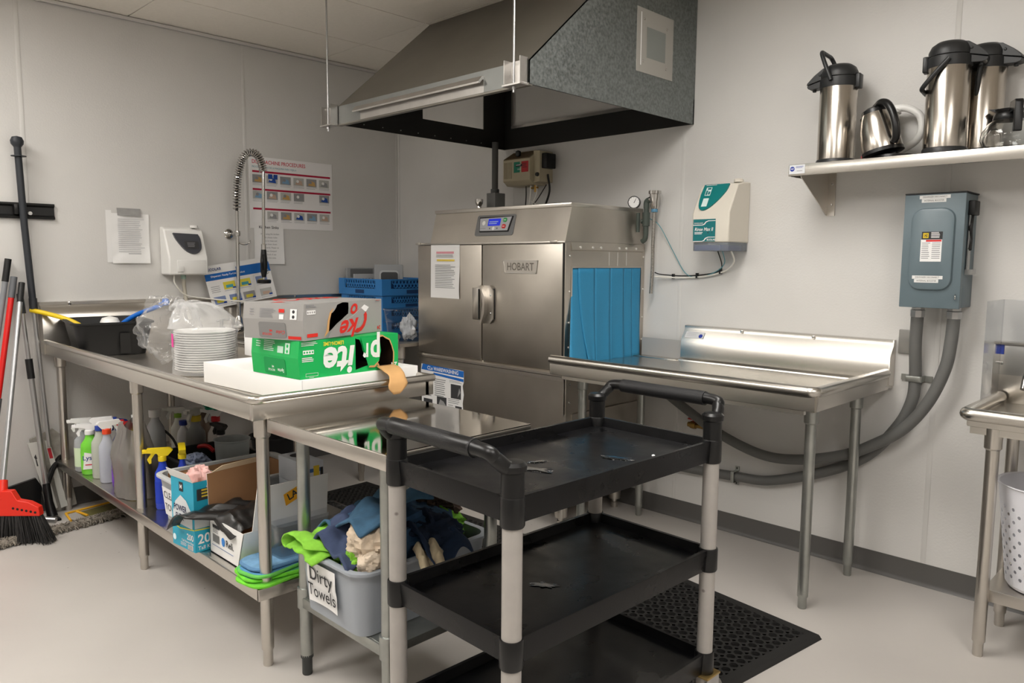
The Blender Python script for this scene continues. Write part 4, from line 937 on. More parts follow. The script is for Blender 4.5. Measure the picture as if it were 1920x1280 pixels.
b = MB().m(SOOT); M_ = LM((.325, -2.10, 0), radians(-9)); b.box(.2335, .236, .02, .065, ZT+.01, ZT+.11, M=M_); b.build('hand_grip', t)
t = thing('scrub_brush', 'yellow-handled scrub brush sticking out of the black tub', 'brush', (.18, -2.2, .95))
b = MB().m(mat('yellow_plastic', (232, 200, 30), .4)); b.tube(bez([(.05, -2.375, 1.075), (.11, -2.31, 1.055), (.20, -2.23, 1.02), (.28, -2.16, .96)], 20), [.010+.006*min(1, k/5) for k in range(19)] if False else .012, 12); b.m(SOOT); b.disc(Pl((.049, -2.377, 1.088), (1, .3, 0), (-.3, 1, 0)), 0, 0, .004); b.build('handle', t)
b = MB().m(cloth((226, 224, 218))); b.box(.24, .32, -2.19, -2.13, .90, .95, bev=.01); b.build('bristles', t)
t = thing('scrub_brush', 'blue-handled dish brush leaning out of the black tub over the bag', 'brush', (.45, -2.0, .95))
BLP = mat('blue_plastic', (22, 104, 200), .35)
b = MB().m(BLP); b.tube(bez([(.36, -2.10, .96), (.45, -2.02, 1.045), (.55, -1.93, 1.10), (.575, -1.905, 1.12)], 20), .012, 12); b.lathe([(0, -.02), (.014, -.016), (.019, 0), (.014, .016), (0, .02)], (.58, -1.90, 1.124)); b.build('handle', t)
b = MB().m(BLP); b.box(.31, .39, -2.15, -2.07, .91, .96, bev=.012); b.build('brush_head', t)
b = MB().m(WHITE); b.lathe([(0, -.03), (.035, -.02), (.045, .0), (.035, .02), (0, .03)], (.40, -2.11, 1.022), sx=1.2); b.cyl((.40, -2.11, .90), (.40, -2.11, 1.0), .03); tag(b.build('scoop', loc=(.40, -2.11, .9)), 'rounded white utensil lying in the black tub between the brush handles', 'utensil')

t = thing('foam_bowls', 'stack of white foam bowls inside a clear plastic bag on the dish table', 'bowls', (1.385, -2.05, ZT))
FO = mat('white_foam', (244, 243, 241), .7)
n_b = 17
for k in range(n_b):
    z = ZT+.002+k*.0098
    b = MB().m(FO); b.lathe([(.055, z), (.075, z+.004), (.118, z+.0165), (.122, z+.019), (.122, z+.021), (.116, z+.020), (.074, z+.0075), (.052, z+.004)], (1.385, -2.05, 0), seg=40); b.build('bowl', t)
b = MB().m(mat('pink_label', (236, 70, 160), .5)); 
b.grid(lambda u, v: V((1.385+.130*cos(-2.02+.42*u), -2.05+.130*sin(-2.02+.42*u), ZT+.115+.055*v)), 8, 3); b.build('label', t)
b = MB().m(MILKY)
def bag(u, v):
    a = 2*pi*u
    if v < .55:
        r = .129+.004*noise.noise(V((cos(a)*2, sin(a)*2, v*9))); z = ZT+.002+.185*v/.55; return V((1.385+r*cos(a), -2.05+r*sin(a), z))
    w = (v-.55)/.45; r = (.129*(1-w*.9)+.02*noise.noise(V((cos(a)*3, sin(a)*3, v*12)))+.010*(.4-abs(noise.noise(V((cos(a)*7, sin(a)*7, v*16)))))); z = ZT+.187+.10*sin(w*pi*.75)*(1+.35*noise.noise(V((cos(a)*2.5, sin(a)*2.5, 4))))
    return V((1.385-.16*w*w-.03*w+r*cos(a)*1.1, -2.05-.05*w*w+r*sin(a)*1.1, z))
b.grid(bag, 72, 44, closed_u=True); b.build('bag', t)
t2 = MB().m(CRINK)
def bag2(u, v):
    a = 2*pi*u; d_ = V((cos(a)*2.2+3, sin(a)*2.2, v*4))
    r = .125*sin(pi*min(.99, .05+.95*v))**.6*(1+.40*noise.noise(d_)+.30*(.5-abs(noise.noise(d_*1.9)))+.16*(.4-abs(noise.noise(d_*4.3))))
    return V((1.225-.20*(v-.25)+.02*cos(a), -2.105-.09*(v-.3)+r*cos(a)*.75, ZT+.165+.02*(1-v)+r*sin(a)*.95))
t2.grid(bag2, 64, 44, closed_u=True); t2.build('bag_end', t)

CR = radians(3.5)
t = thing('carton', 'long low white carton lying under the two soda cartons on the dish table', 'box', (1.98, -1.90, ZT), CR)
M_ = LM((1.955, -1.893, 0), CR)
b = MB().m(CARD); b.box(-.335, .335, -.255, .255, ZT, ZT+.080, bev=.002, M=M_); b.m(INKL); b.box(.3352, .3358, -.2545, -.2535, ZT, ZT+.08, M=M_); b.build('body', t)
t = thing('carton', 'upright white carton standing behind the soda cartons on the dish table', 'box', (1.62, -1.75, ZT+.08))
b = MB().m(CARD); b.box(1.545, 1.94, -1.955, -1.76, ZT+.081, ZT+.200, bev=.002, M=None); b.build('body', t)

# ---- soda cartons
def soda(w, d, h, M_, cmat, t, hole):
    """carton shell with a torn hole in its long face; long face normal is local +x, short face is local -y"""
    b = MB().m(cmat)
    return b
GREEN = mat('green_carton', (20, 176, 88), .45); GREENP = paper((20, 176, 88)); SILV = mat('silver_carton', (166, 164, 162), .42, .25); REDP = paper((214, 44, 34)); DKG = paper((22, 150, 78))
def shell(b, cm, w, d, h, z0, M_, hole, bev=.012):
    """w along x (short), d along y (long); hole outline on +x face in (y, z)"""
    b.m(cm)
    X, Y = w/2, d/2
    def q(*pts): b.poly([M_ @ V(p) for p in pts])
    q((-X, -Y, z0), (-X, Y, z0), (-X, Y, z0+h), (-X, -Y, z0+h)); q((-X, Y, z0), (X, Y, z0), (X, Y, z0+h), (-X, Y, z0+h))
    q((-X, -Y, z0+h), (X, -Y, z0+h), (X, Y, z0+h), (-X, Y, z0+h)); q((-X, -Y, z0), (-X, Y, z0), (X, Y, z0), (X, -Y, z0))
    # short face with fold bulge at its middle
    zm = z0+h*.55; o = .006
    q((-X, -Y, z0), (X, -Y, z0), (X, -Y-o, zm), (-X, -Y-o, zm)); q((-X, -Y-o, zm), (X, -Y-o, zm), (X, -Y, z0+h), (-X, -Y, z0+h)); q((-X, -Y, z0), (-X, -Y-o, zm), (-X, -Y, z0+h)); q((X, -Y, z0), (X, -Y, z0+h), (X, -Y-o, zm))
    # long face: ring between rectangle and holes
    hs = hole if isinstance(hole[0], list) else [hole]
    fl = [V((X, -Y, z0)), V((X, Y, z0)), V((X, Y, z0+h)), V((X, -Y, z0+h))]
    outer = [b.bm.verts.new(M_ @ p) for p in fl]; edges = [b.bm.edges.new((outer[i], outer[(i+1) % 4])) for i in range(4)]
    loops = []
    for hh in hs:
        vs = [b.bm.verts.new(M_ @ V((X, y, z))) for y, z in hh]; edges += [b.bm.edges.new((vs[i], vs[(i+1) % len(vs)])) for i in range(len(vs))]; loops.append(hh)
    r = bmesh.ops.triangle_fill(b.bm, use_beauty=True, use_dissolve=False, edges=edges)
    def inside(c):
        l = M_.inverted() @ c
        for hh in loops:
            k = False; n = len(hh)
            for i in range(n):
                (y1, z1), (y2, z2) = hh[i], hh[i-1]
                if (z1 > l.z) != (z2 > l.z) and l.y < (y2-y1)*(l.z-z1)/(z2-z1)+y1: k = not k
            if k: return True
        return False
    kill = []
    for f in r['geom']:
        if isinstance(f, bmesh.types.BMFace):
            f.material_index = b.mats.index(cm)
            if inside(f.calc_center_median()): kill.append(f)
    bmesh.ops.delete(b.bm, geom=kill, context='FACES_ONLY')
    # inner lining
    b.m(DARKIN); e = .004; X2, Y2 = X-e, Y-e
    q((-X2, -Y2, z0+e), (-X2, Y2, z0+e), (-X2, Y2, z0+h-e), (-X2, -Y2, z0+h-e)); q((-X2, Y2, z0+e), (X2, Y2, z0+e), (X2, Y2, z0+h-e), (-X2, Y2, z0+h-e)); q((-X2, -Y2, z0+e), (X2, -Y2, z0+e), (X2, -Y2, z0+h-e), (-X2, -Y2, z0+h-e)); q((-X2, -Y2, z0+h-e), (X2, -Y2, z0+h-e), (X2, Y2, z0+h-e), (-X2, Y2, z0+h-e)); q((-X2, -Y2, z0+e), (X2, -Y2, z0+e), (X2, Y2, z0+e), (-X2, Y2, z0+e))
def ragged(pts, n, amp, seed):
    out = []
    r2 = random.Random(seed)
    for i, p in enumerate(pts):
        q = pts[(i+1) % len(pts)]
        for k in range(n): out.append((p[0]+(q[0]-p[0])*k/n+(r2.uniform(-amp, amp) if k else 0), p[1]+(q[1]-p[1])*k/n+(r2.uniform(-amp, amp) if k else 0)))
    return out
# lemon-lime carton
zs = ZT+.0805; gh = .128; gw, gd = .288, .425; GRZ = radians(4)
gc = V((2.135, -1.925, 0)); MG = LM(gc, GRZ)
t = thing('soda_carton', 'green lemon-lime soda carton with torn openings, lower of the two soda cartons', 'box', (gc.x, gc.y, zs), GRZ)
h1 = ragged([(.016, zs+.010), (.074, zs+.022), (.056, zs+.06), (.034, zs+.116), (.016, zs+.122)], 3, .002, 3)
h2 = ragged([(.125, zs+.012), (.185, zs+.012), (.188, zs+.06), (.17, zs+.105), (.14, zs+.121), (.118, zs+.118), (.125, zs+.07), (.115, zs+.03)], 2, .002, 5)
b = MB(); shell(b, GREEN, gw, gd, gh, zs, MG, [h1, h2]); PX = Pl(MG @ V((gw/2+.0005, -gd/2, zs)), MG.to_3x3() @ V((0, 1, 0)), (0, 0, 1))   # long face, u along +y
b.m(paper((236, 240, 236)))
U = PX
# writing is upside down
b.text(U, .232, .066, 'Spr', .125, .001, rot=pi, bold=.035, shear=.12, sx=.70, ax='LEFT') if False else None
def clipd(txt, u, v, size, **k): b.text(U, u, v, txt, size, .001, rot=pi, **k)
clipd('ite', .228, .054, .138, bold=.03, shear=.18, sx=.92)
clipd('p', .31, .062, .115, bold=.035, shear=.1, sx=.8) if False else None
b.lines(U, .006, .07, .108, .123, 3, .001); b.rect(U, .012, .082, .055, .096, .001); b.lines(U, .008, .055, .055, .072, 3, .001, th=.5); b.rect(U, .022, .007, .07, .008, .001); b.rect(U, .022, .017, .07, .018, .001); b.rect(U, .0215, .007, .0225, .018, .001); b.rect(U, .0695, .007, .0705, .018, .001); b.lines(U, .035, .055, .001, .004, 1, .001)
clipd('24', .419, .012, .030, bold=.02); b.m(paper((232, 220, 60))); clipd('LEMON-LIME', .178, .113, .0185, bold=.02, sx=.8)
b.m(GREENP)
for k in range(4): b.disc(U, .0175+k*.0107, .089, .0036, .0014, 8)
bd = b.build('body', t)
# the flap between the two tears, bowed outwards, carries two letters
FP = Pl(MG @ V((gw/2+.003, -gd/2, zs)), MG.to_3x3() @ V((.004, 1, 0)), MG.to_3x3() @ V((.03, 0, 1)))
b = MB().m(GREEN); fpts = [(.247, .124), (.330, .120), (.338, .07), (.330, .035), (.312, .012), (.283, .014), (.268, .06)]; b.prism(fpts, lambda p, q, s: FP(p, q, s), -.001, .0005)
b.m(KRAFT); b.prism([(.283, .014), (.312, .012), (.330, .035), (.322, .030), (.308, .019), (.287, .020)], lambda p, q, s: FP(p, q, s), .0005, .001)
b.m(paper((236, 240, 236))); b.text(FP, .282, .070, 'r', .10, .0012, rot=pi, bold=.03, sx=.6); b.text(FP, .334, .070, 'p', .125, .0012, rot=pi, bold=.03, sx=.72); b.build('torn_flap', t)
b = MB().m(KRAFT); Xf = gw/2+.001
def flap(u, v):
    K_ = [(0, .014), (.045, .008), (.092, -.008), (.112, -.036), (.116, -.074)]; i_ = min(3, int(v*4)); f_ = v*4-i_
    x = Xf+K_[i_][0]+(K_[i_+1][0]-K_[i_][0])*f_; z = zs+K_[i_][1]+(K_[i_+1][1]-K_[i_][1])*f_
    y = .108+.082*u-.045*v+.006*sin(v*9)*(u-.5)*2*(.3+v)
    if v > .8: y += (u-.5)*-.30*(v-.8)
    return MG @ V((x, y, z))
b.grid(flap, 8, 14); b.build('cardboard_flap', t, solid=.0015)
rim_ = [(y, z) for y, z in h2]
b = MB().m(KRAFT)
for i in range(len(rim_)):
    (y1, z1), (y2, z2) = rim_[i], rim_[(i+1) % len(rim_)]
    if z1 < zs+.015 and z2 < zs+.02: continue
    cy_, cz_ = .155, zs+.065
    o1 = (y1+(y1-cy_)*.16, z1+(z1-cz_)*.12); o2 = (y2+(y2-cy_)*.16, z2+(z2-cz_)*.12)
    b.poly([MG @ V((gw/2+.0006, *p)) for p in ((y1, z1), (y2, z2), (o2[0], min(o2[1], zs+gh-.001)), (o1[0], min(o1[1], zs+gh-.001)))])
b.build('torn_edge', t)
PY = Pl(MG @ V((-gw/2, -gd/2-.0066, zs+.070)), MG.to_3x3() @ V((1, 0, 0)), MG.to_3x3() @ V((0, .104, 1)))
b = MB().m(paper((196, 226, 208))); b.lines(PY, .08, .15, .012, .05, 6, .001, th=.5); b.rect(PY, .165, .012, .2, .035, .001); b.rect(PY, .21, .012, .238, .048, .001); b.lines(PY, .03, .06, .02, .045, 3, .001)
b.m(GREENP); b.disc(PY, .224, .02, .006, .0014, 8); b.disc(PY, .224, .038, .006, .0014, 8)
PY2 = Pl(MG @ V((-gw/2, -gd/2-.0002, zs)), MG.to_3x3() @ V((1, 0, 0)), MG.to_3x3() @ V((0, -.085, 1)))
b.m(DKG); b.prism(rrect(.13, .056, .008, 4, .145, .034), lambda p, q, s: PY2(p, q, s), .0002, .0012); b.m(paper((226, 240, 230))); b.text(PY2, .20, .022, 'Sprite', .016, .0016, rot=pi, bold=.02); b.text(PY2, .145, .020, 'RECYCLE', .010, .0016, rot=pi, bold=.02); b.text(PY2, .14, .032, 'ME', .010, .0016, rot=pi, bold=.02); b.build('end_print', bd)
# cola carton
zc = zs+gh+.0015; chh = .122; cw, cdp = .262, .432; CRZ = radians(19)
cc = V((2.115, -1.955, 0)); MC = LM(cc, CRZ)
t = thing('soda_carton', 'silver diet cola carton with a ragged black hole, upper of the two soda cartons', 'box', (cc.x, cc.y, zc), CRZ)
h1 = ragged([(-.100, zc+.018), (-.075, zc+.03), (-.02, zc+.060), (.015, zc+.078), (.017, zc+.117), (-.015, zc+.1195), (-.045, zc+.112), (-.058, zc+.095), (-.082, zc+.082), (-.090, zc+.055)], 2, .002, 9)
b = MB(); shell(b, SILV, cw, cdp, chh, zc, MC, [h1])
U = Pl(MC @ V((cw/2+.0005, -cdp/2, zc)), MC.to_3x3() @ V((0, 1, 0)), (0, 0, 1))
b.m(REDP); b.rect(U, .012, .010, .065, .022, .001); b.text(U, .352, .054, 'C', .115, .001, rot=pi, bold=.025, shear=.35, sx=.9); b.text(U, .290, .088, 'o', .075, .001, rot=pi, shear=.35, bold=.02); b.text(U, .422, .016, '24', .020, .001, rot=pi, bold=.02); b.lines(U, .395, .42, .115, .119, 1, .001)
b.m(INKG); b.lines(U, .008, .06, .106, .118, 2, .001, th=.5); b.lines(U, .39, .425, .108, .118, 2, .001); b.m(WPAPER); b.rect(U, .012, .086, .055, .100, .001); b.m(SILV)
for k in range(4): b.disc(U, .0175+k*.0107, .093, .0036, .0014, 8)
PT = Pl(MC @ V((-cw/2, -cdp/2, zc+chh)), MC.to_3x3() @ V((1, 0, 0)), MC.to_3x3() @ V((0, 1, 0)))
b.m(REDP); b.shape(PT, [(.1, .02), (.13, .02), (.14, .05), (.11, .06)], .001); b.text(PT, .04, .25, 'Coke', .16, .001, rot=pi/2, shear=.35, sx=.9, ax='CENTER'); b.lines(PT, .02, .05, .3, .4, 2, .001)
bd = b.build('body', t)
FP = Pl(MC @ V((cw/2+.004, -cdp/2, zc)), MC.to_3x3() @ V((.17, 1, 0)), MC.to_3x3() @ V((.12, 0, 1)))
b = MB().m(SILV); b.prism([(.098, .004), (.11, .028), (.15, .052), (.20, .075), (.25, .112), (.272, .102), (.245, .07), (.225, .03), (.200, .006)], lambda p, q, s: FP(p, q, s), -.001, .0004)
b.m(WPAPER); b.prism([(.25, .112), (.272, .102), (.258, .086), (.236, .100)], lambda p, q, s: FP(p, q, s), .0004, .0012); b.m(REDP); b.text(FP, .232, .040, 'ke', .088, .001, rot=pi+.12, bold=.025, shear=.4, sx=.95); b.m(INKG); b.text(FP, .175, .012, 'DIET', .014, .001, rot=pi); b.build('torn_flap', t)
b = MB().m(KRAFT); b.prism([(.098, .004), (.122, .022), (.128, .06), (.137, .085), (.150, .10), (.146, .10), (.130, .088), (.118, .06), (.112, .03)], lambda p, q, s: U(p, q, s), .0004, .0012); b.build('torn_edge', t)
PY = Pl(MC @ V((-cw/2, -cdp/2-.0064, zc+.0675)), MC.to_3x3() @ V((1, 0, 0)), MC.to_3x3() @ V((0, .11, 1)))
b = MB().m(INKG); b.lines(PY, .075, .145, .004, .036, 6, .0012, th=.5); b.lines(PY, .03, .05, .008, .034, 3, .0012); b.m(REDP); b.rect(PY, .158, .024, .182, .036, .0012); b.m(WPAPER); b.rect(PY, .161, .002, .180, .018, .0012); b.rect(PY, .208, .002, .236, .037, .0012); b.m(INK); b.disc(PY, .222, .011, .006, .0016, 8); b.disc(PY, .222, .028, .006, .0016, 8)
PY2 = Pl(MC @ V((-cw/2, -cdp/2-.0004, zc)), MC.to_3x3() @ V((1, 0, 0)), MC.to_3x3() @ V((0, -.09, 1)))
b.m(paper((128, 127, 126))); b.prism(rrect(.118, .052, .008, 4, .128, .032), lambda p, q, s: PY2(p, q, s), .0002, .0012); b.m(REDP); b.text(PY2, .185, .026, 'Coke', .018, .0016, rot=pi, shear=.3); b.text(PY2, .125, .018, 'RECYCLE', .010, .0016, rot=pi, bold=.02); b.text(PY2, .128, .030, 'ME', .010, .0016, rot=pi, bold=.02); b.rect(PY2, .195, .004, .25, .014, .001); b.build('end_print', bd)

# ---- dish racks in the corner
RB = mat('blue_rack', (52, 126, 194), .45); RBD = mat('blue_rack_shade', (22, 62, 110), .6)  # darker copy of the rack blue paints the shade in its holes
def rack(x0, y0, z0, h, w=.49, d=.49):
    b = MB().m(RB)
    def band(fz0, fz1):
        b.box(x0, x0+w, y0, y0+.008, fz0, fz1); b.box(x0, x0+w, y0+d-.008, y0+d, fz0, fz1); b.box(x0, x0+.008, y0+.008, y0+d-.008, fz0, fz1); b.box(x0+w-.008, x0+w, y0+.008, y0+d-.008, fz0, fz1)
    band(z0, z0+h*.42); band(z0+h-.010, z0+h)
    for (cx, cy) in ((x0, y0), (x0+w-.07, y0), (x0, y0+d-.07), (x0+w-.07, y0+d-.07)):
        b.box(cx-.0008, cx+.0708, (y0-.0008 if cy == y0 else y0+d-.008), (y0+.008 if cy == y0 else y0+d+.0008), z0+.0005, z0+h+.0005)
        b.box((x0-.0012 if cx == x0 else x0+w-.008), (x0+.008 if cx == x0 else x0+w+.0012), cy-.0004, cy+.0704, z0+.001, z0+h+.0001)
    # honeycomb lattice
    zc_ = z0+h*.69; r = h*.15; step = r*1.75
    def hexring(P, u, v):
        o = [P(u+r*cos(pi/6+k*pi/3), v+r*sin(pi/6+k*pi/3), 0) for k in range(6)]; i_ = [P(u+r*.66*cos(pi/6+k*pi/3), v+r*.66*sin(pi/6+k*pi/3), 0) for k in range(6)]
        o2 = [p-P.n*.006 for p in o]; i2 = [p-P.n*.006 for p in i_]
        for k in range(6):
            k2 = (k+1) % 6; b.poly([o[k], o[k2], i_[k2], i_[k]]); b.poly([i_[k], i_[k2], i2[k2], i2[k]])
    for P in (Pl((x0, y0, 0), (1, 0, 0), (0, 0, 1)), Pl((x0+w, y0, 0), (0, 1, 0), (0, 0, 1))):
        n = int((w-.15)/step)
        for k in range(n):
            hexring(P, .08+(k+.5)*step, zc_+r*.78); hexring(P, .08+(k+1)*step, zc_-r*.75)
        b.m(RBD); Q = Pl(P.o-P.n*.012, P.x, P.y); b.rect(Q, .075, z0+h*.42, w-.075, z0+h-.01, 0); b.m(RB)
    for k in range(9): b.box(x0+.01, x0+w-.01, y0+.03+k*.053, y0+.036+k*.053, z0, z0+.006); b.box(x0+.03+k*.053, x0+.036+k*.053, y0+.01, y0+d-.01, z0, z0+.006)
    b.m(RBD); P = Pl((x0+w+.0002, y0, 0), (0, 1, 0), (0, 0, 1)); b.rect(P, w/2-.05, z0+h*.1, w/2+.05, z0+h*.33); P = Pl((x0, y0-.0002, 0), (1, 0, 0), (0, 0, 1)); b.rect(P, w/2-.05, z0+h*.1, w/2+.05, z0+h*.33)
    return b
RX0, RY0 = .085, -.565
for k in range(4):
    hz = .082 if k < 3 else .105
    z0 = ZT+.0005+k*.0835
    lab = ['lowest blue dishwasher rack of the corner stack', 'blue dishwasher rack second from the bottom of the corner stack', 'blue dishwasher rack just below the top rack of the corner stack', 'topmost blue dishwasher rack, holding grey trays'][k]
    e = 0 if k == 3 else .012
    b = rack(RX0+e, RY0+e, z0, hz, .49-2*e, .49-2*e); tag(b.build('dish_rack', loc=(RX0+.245, RY0+.245, z0)), lab, 'rack', 'blue dish racks stacked in the corner')
zr = ZT+.0005+3*.0835+.008
GT = plastic((150, 152, 154), .5); GT2 = plastic((112, 114, 116), .5)
b = MB().m(GT); b.box(.115, .14, -.535, -.14, zr, zr+.165, bev=.004); b.m(GT2); b.box(.1405, .142, -.51, -.33, zr+.105, zr+.158); tag(b.build('tray', loc=(.13, -.3, zr)), 'long grey plastic tray standing upright in the top blue rack, near the wall', 'tray')
b = MB().m(plastic((176, 178, 182), .45)); b.box(.21, .225, -.535, -.13, zr, zr+.125, bev=.003)
b.m(GT2)
for k in range(26): b.disc(Pl((.2255, -.48+k*.0125, zr+.086+.007*(k % 2)), (0, 1, 0), (0, 0, 1)), 0, 0, .0035, .0005, 6)
tag(b.build('perforated_insert', loc=(.218, -.3, zr)), 'pale grey perforated insert standing in the top blue rack in front of the long tray', 'tray')
b = MB().m(GT); bz = [(0, 0), (.16, 0), (.16, .165), (0, .165)]; P = Pl((.43, -.505, zr), (.5, .5, 0), (0, 0, 1))
b.prism(rrect(.185, .19, .008, 3, .08, .095), lambda p, q, s: P(p, q, s), -.02, 0); b.m(plastic((176, 178, 180), .5)); b.prism(rrect(.125, .125, .02, 4, .085, .09), lambda p, q, s: P(p, q, s), 0, .004); b.m(plastic((52, 54, 56), .5)); b.prism(rrect(.11, .11, .016, 4, .087, .086), lambda p, q, s: P(p, q, s), .004, .006)
tag(b.build('tray', loc=(.48, -.45, zr)), 'square grey container with a dark rounded recess standing at the corner of the top rack', 'tray')
t = thing('clear_bin', 'clear plastic bin beside the blue racks at the dishwasher', 'bin', (.84, -.55, ZT))
b = MB().m(CLEAR); M_ = LM((.90, -.60, 0), radians(0)); nested(b, .22, .24, .19, .003, ZT, .02, .03, th=.003, rim=.006, M_=M_); b.build('body', t)
f, nu, nv = crumple((.945, -.64, ZT+.08), (.045, .04, .065), 4, fold=.4); b = MB().m(cloth((222, 222, 224))); b.grid(f, nu, nv); tag(b.build('cloth_bundle', loc=(.945, -.64, ZT+.02)), 'crumpled white patterned cloth in the clear bin by the dishwasher', 'cloth')
# ================================================================ on the wall shelf
ZS = 1.7505
PUMP = mat('black_pump_plastic', (36, 37, 38), .42)
def airpot(loc, rz, label, hang, r=.0735, h=.318):
    t = thing('airpot', label, 'coffee airpot', (0, 0, 0))
    b = MB().m(PUMP); b.lathe([(r-.002, 0), (r+.003, .003), (r+.003, .020), (r, .024)], seg=40); b.build('base', t)
    b = MB().m(STEELV); b.lathe([(r, .022), (r, h-.004), (r-.002, h)], seg=48); b.build('body', t)
    b = MB().m(PUMP)
    b.lathe([(r+.001, h-.004), (r+.002, h+.01), (r+.001, h+.034), (r-.001, h+.036)], seg=40)
    b.lathe([(r-.0015, h+.037), (r-.001, h+.055), (r-.010, h+.075), (r-.028, h+.088), (r-.05, h+.092), (0, h+.093)], seg=40)
    # spout beak towards local -x
    up_ = [(-.03, h+.085), (-.06, h+.080), (-.095, h+.055), (-.122, h+.028), (-.124, h+.020), (-.06, h+.036), (-.03, h+.036)]
    lo_ = [(-.03, h+.034), (-.06, h+.034), (-.124, h+.017), (-.120, h+.006), (-.105, h+.002), (-.07, h+.004), (-.03, h+.0)]
    b.prism(up_, lambda p, q, s: V((p, s, q)), -.030, .030); b.prism(lo_, lambda p, q, s: V((p, s, q)), -.026, .026)
    b.lathe([(.008, h-.006), (.008, h+.006)], (-.100, 0, 0), seg=12)
    for s_ in (-1, 1): b.lathe([(.006, 0), (.005, .003), (0, .004)], M=Matrix.Translation((-.07, s_*.030, h+.055)) @ Matrix.Rotation(-s_*pi/2, 4, 'X'), seg=10)
    b.box(r-.004, r+.014, -.022, .022, h-.012, h+.045, bev=.003)
    b.build('pump_lid', t, bev=.002)
    b = MB().m(PUMP); a = hang; c0 = V((-.008, 0, h+.018)); R_ = r+.006
    dr = V((cos(a), 0, sin(a)))
    pts = []
    for k in range(25):
        th = -pi/2+pi*k/24; y = R_*sin(th); e_ = cos(th); pts.append(c0+V((0, y, 0))+dr*(.132*(1-(1-min(1, e_*1.25))**2)))
    b.tube(pts, .0085, 10); b.build('carry_handle', t)
    return t
a1 = airpot((0, 0, 0), 0, 'steel airpot alone at the left end of the wall shelf, its handle raised', radians(112))
place(a1, (3.221, -.15, ZS), radians(4))
a2 = airpot((0, 0, 0), 0, 'steel airpot in front of another one, beside the glass carafe, its handle hanging down', radians(-48))
place(a2, (3.648, -.205, ZS), radians(188))
a3 = airpot((0, 0, 0), 0, 'steel airpot mostly hidden behind the one with the hanging handle', radians(-85), r=.070)
place(a3, (3.735, -.082, ZS), radians(176))
# steel kettle, tipped on its base plate
t = thing('electric_kettle', 'steel electric kettle with black handle tipped on its base between the airpots', 'kettle', (3.42, -.15, ZS))
MK = Matrix.Translation((3.434, -.212, ZS+.018)) @ Matrix.Rotation(radians(-14), 4, 'Y') @ Matrix.Rotation(radians(-38), 4, 'Z')
b = MB().m(STEELV); b.lathe([(.074, .018), (.075, .04), (.068, .10), (.058, .145), (.048, .17)], M=MK, seg=40); b.build('body', t)
b = MB().m(BLACK); b.lathe([(.066, .002), (.077, .006), (.076, .020), (.07, .022)], M=MK, seg=36); b.build('kettle_base', t)
b = MB().m(BLACK); b.lathe([(.049, .168), (.047, .182), (.03, .192), (0, .195)], M=MK, seg=32)
b.box(-.075, -.04, -.02, .02, .155, .178, bev=.006, M=MK); b.build('lid', t)
b = MB().m(BLACK); b.tube([MK @ p for p in bez([(.01, 0, .188), (.05, 0, .195), (.085, 0, .175), (.103, 0, .13), (.105, 0, .08), (.095, 0, .045), (.078, 0, .03)], 36)], [.013]*3+[.0155]*31+[.013] if False else .0145, 14); b.build('handle', t)
b = MB().m(plastic((150, 30, 30), .4)); b.box(-.008, .008, -.079, -.073, .004, .018, M=MK @ Matrix.Rotation(-.6, 4, 'Z')); b.build('switch', t)
b = MB().m(BLACK); b.lathe([(.078, ZS), (.08, ZS+.004), (.076, ZS+.014), (.02, ZS+.016), (.018, ZS+.03)], (3.465, -.20, 0), seg=36); b.tube(bez([(3.54, -.18, ZS+.006), (3.58, -.14, ZS+.004), (3.64, -.10, ZS+.004), (3.655, -.06, ZS+.004)]), .003, 8); b.build('power_base', t)
t = thing('electric_kettle', 'white plastic electric kettle standing behind the steel kettle', 'kettle', (3.40, -.075, ZS))
b = MB().m(mat('translucent_white', (226, 224, 220), .35)); b.lathe([(.060, ZS), (.062, ZS+.02), (.059, ZS+.12), (.056, ZS+.19), (.055, ZS+.20)], (3.378, -.070, 0), seg=36); b.build('body', t)
b = MB().m(WHITE); b.lathe([(.057, ZS+.20), (.056, ZS+.212), (.04, ZS+.222), (0, ZS+.225)], (3.385, -.072, 0), seg=32); b.box(3.31, 3.35, -.09, -.055, ZS+.185, ZS+.205, bev=.005); b.build('lid', t)
b = MB().m(WHITE); b.tube(bez([(3.40, -.072, ZS+.218), (3.46, -.072, ZS+.216), (3.51, -.072, ZS+.185), (3.525, -.072, ZS+.135), (3.508, -.072, ZS+.085), (3.462, -.072, ZS+.055), (3.445, -.072, ZS+.05)], 36), .0145, 14); b.build('handle', t)
t = thing('coffee_carafe', 'glass coffee carafe with black collar and handle at the right end of the shelf', 'carafe', (3.862, -.17, ZS))
GL = mat('glass', (250, 252, 252), .02, trans=1., ior=1.45)
b = MB().m(GL); cc_ = (3.842, -.17, ZS)
b.lathe([(.055, .001), (.075, .010), (.087, .04), (.084, .068), (.065, .098), (.046, .112), (.045, .118), (.043, .118), (.044, .111), (.063, .096), (.082, .067), (.085, .04), (.073, .012), (.054, .003), (0, .003)], cc_, seg=44, cap=False); b.build('bowl', t)
b = MB().m(BLACK); b.lathe([(.049, .108), (.051, .112), (.049, .126), (.046, .132)], cc_, seg=36); b.lathe([(.040, .132), (.044, .140), (.046, .146), (0, .148)], cc_, seg=30); b.prism([(-.03, .134), (-.062, .150), (-.03, .150)], lambda p, q, s: V(cc_)+V((p, s, q)), -.02, .02); b.build('collar', t)
b = MB().m(BLACK); hx_ = V((.45, -.89, 0)); q0 = V(cc_); b.prism([(.035, .128), (.05, .165), (.105, .165), (.112, .155), (.112, .055), (.095, .055), (.092, .13), (.055, .128)], lambda p, q, s: q0+hx_*p+V((.89, .45, 0))*s+V((0, 0, q)), -.013, .013); b.build('handle', t, bev=.003)

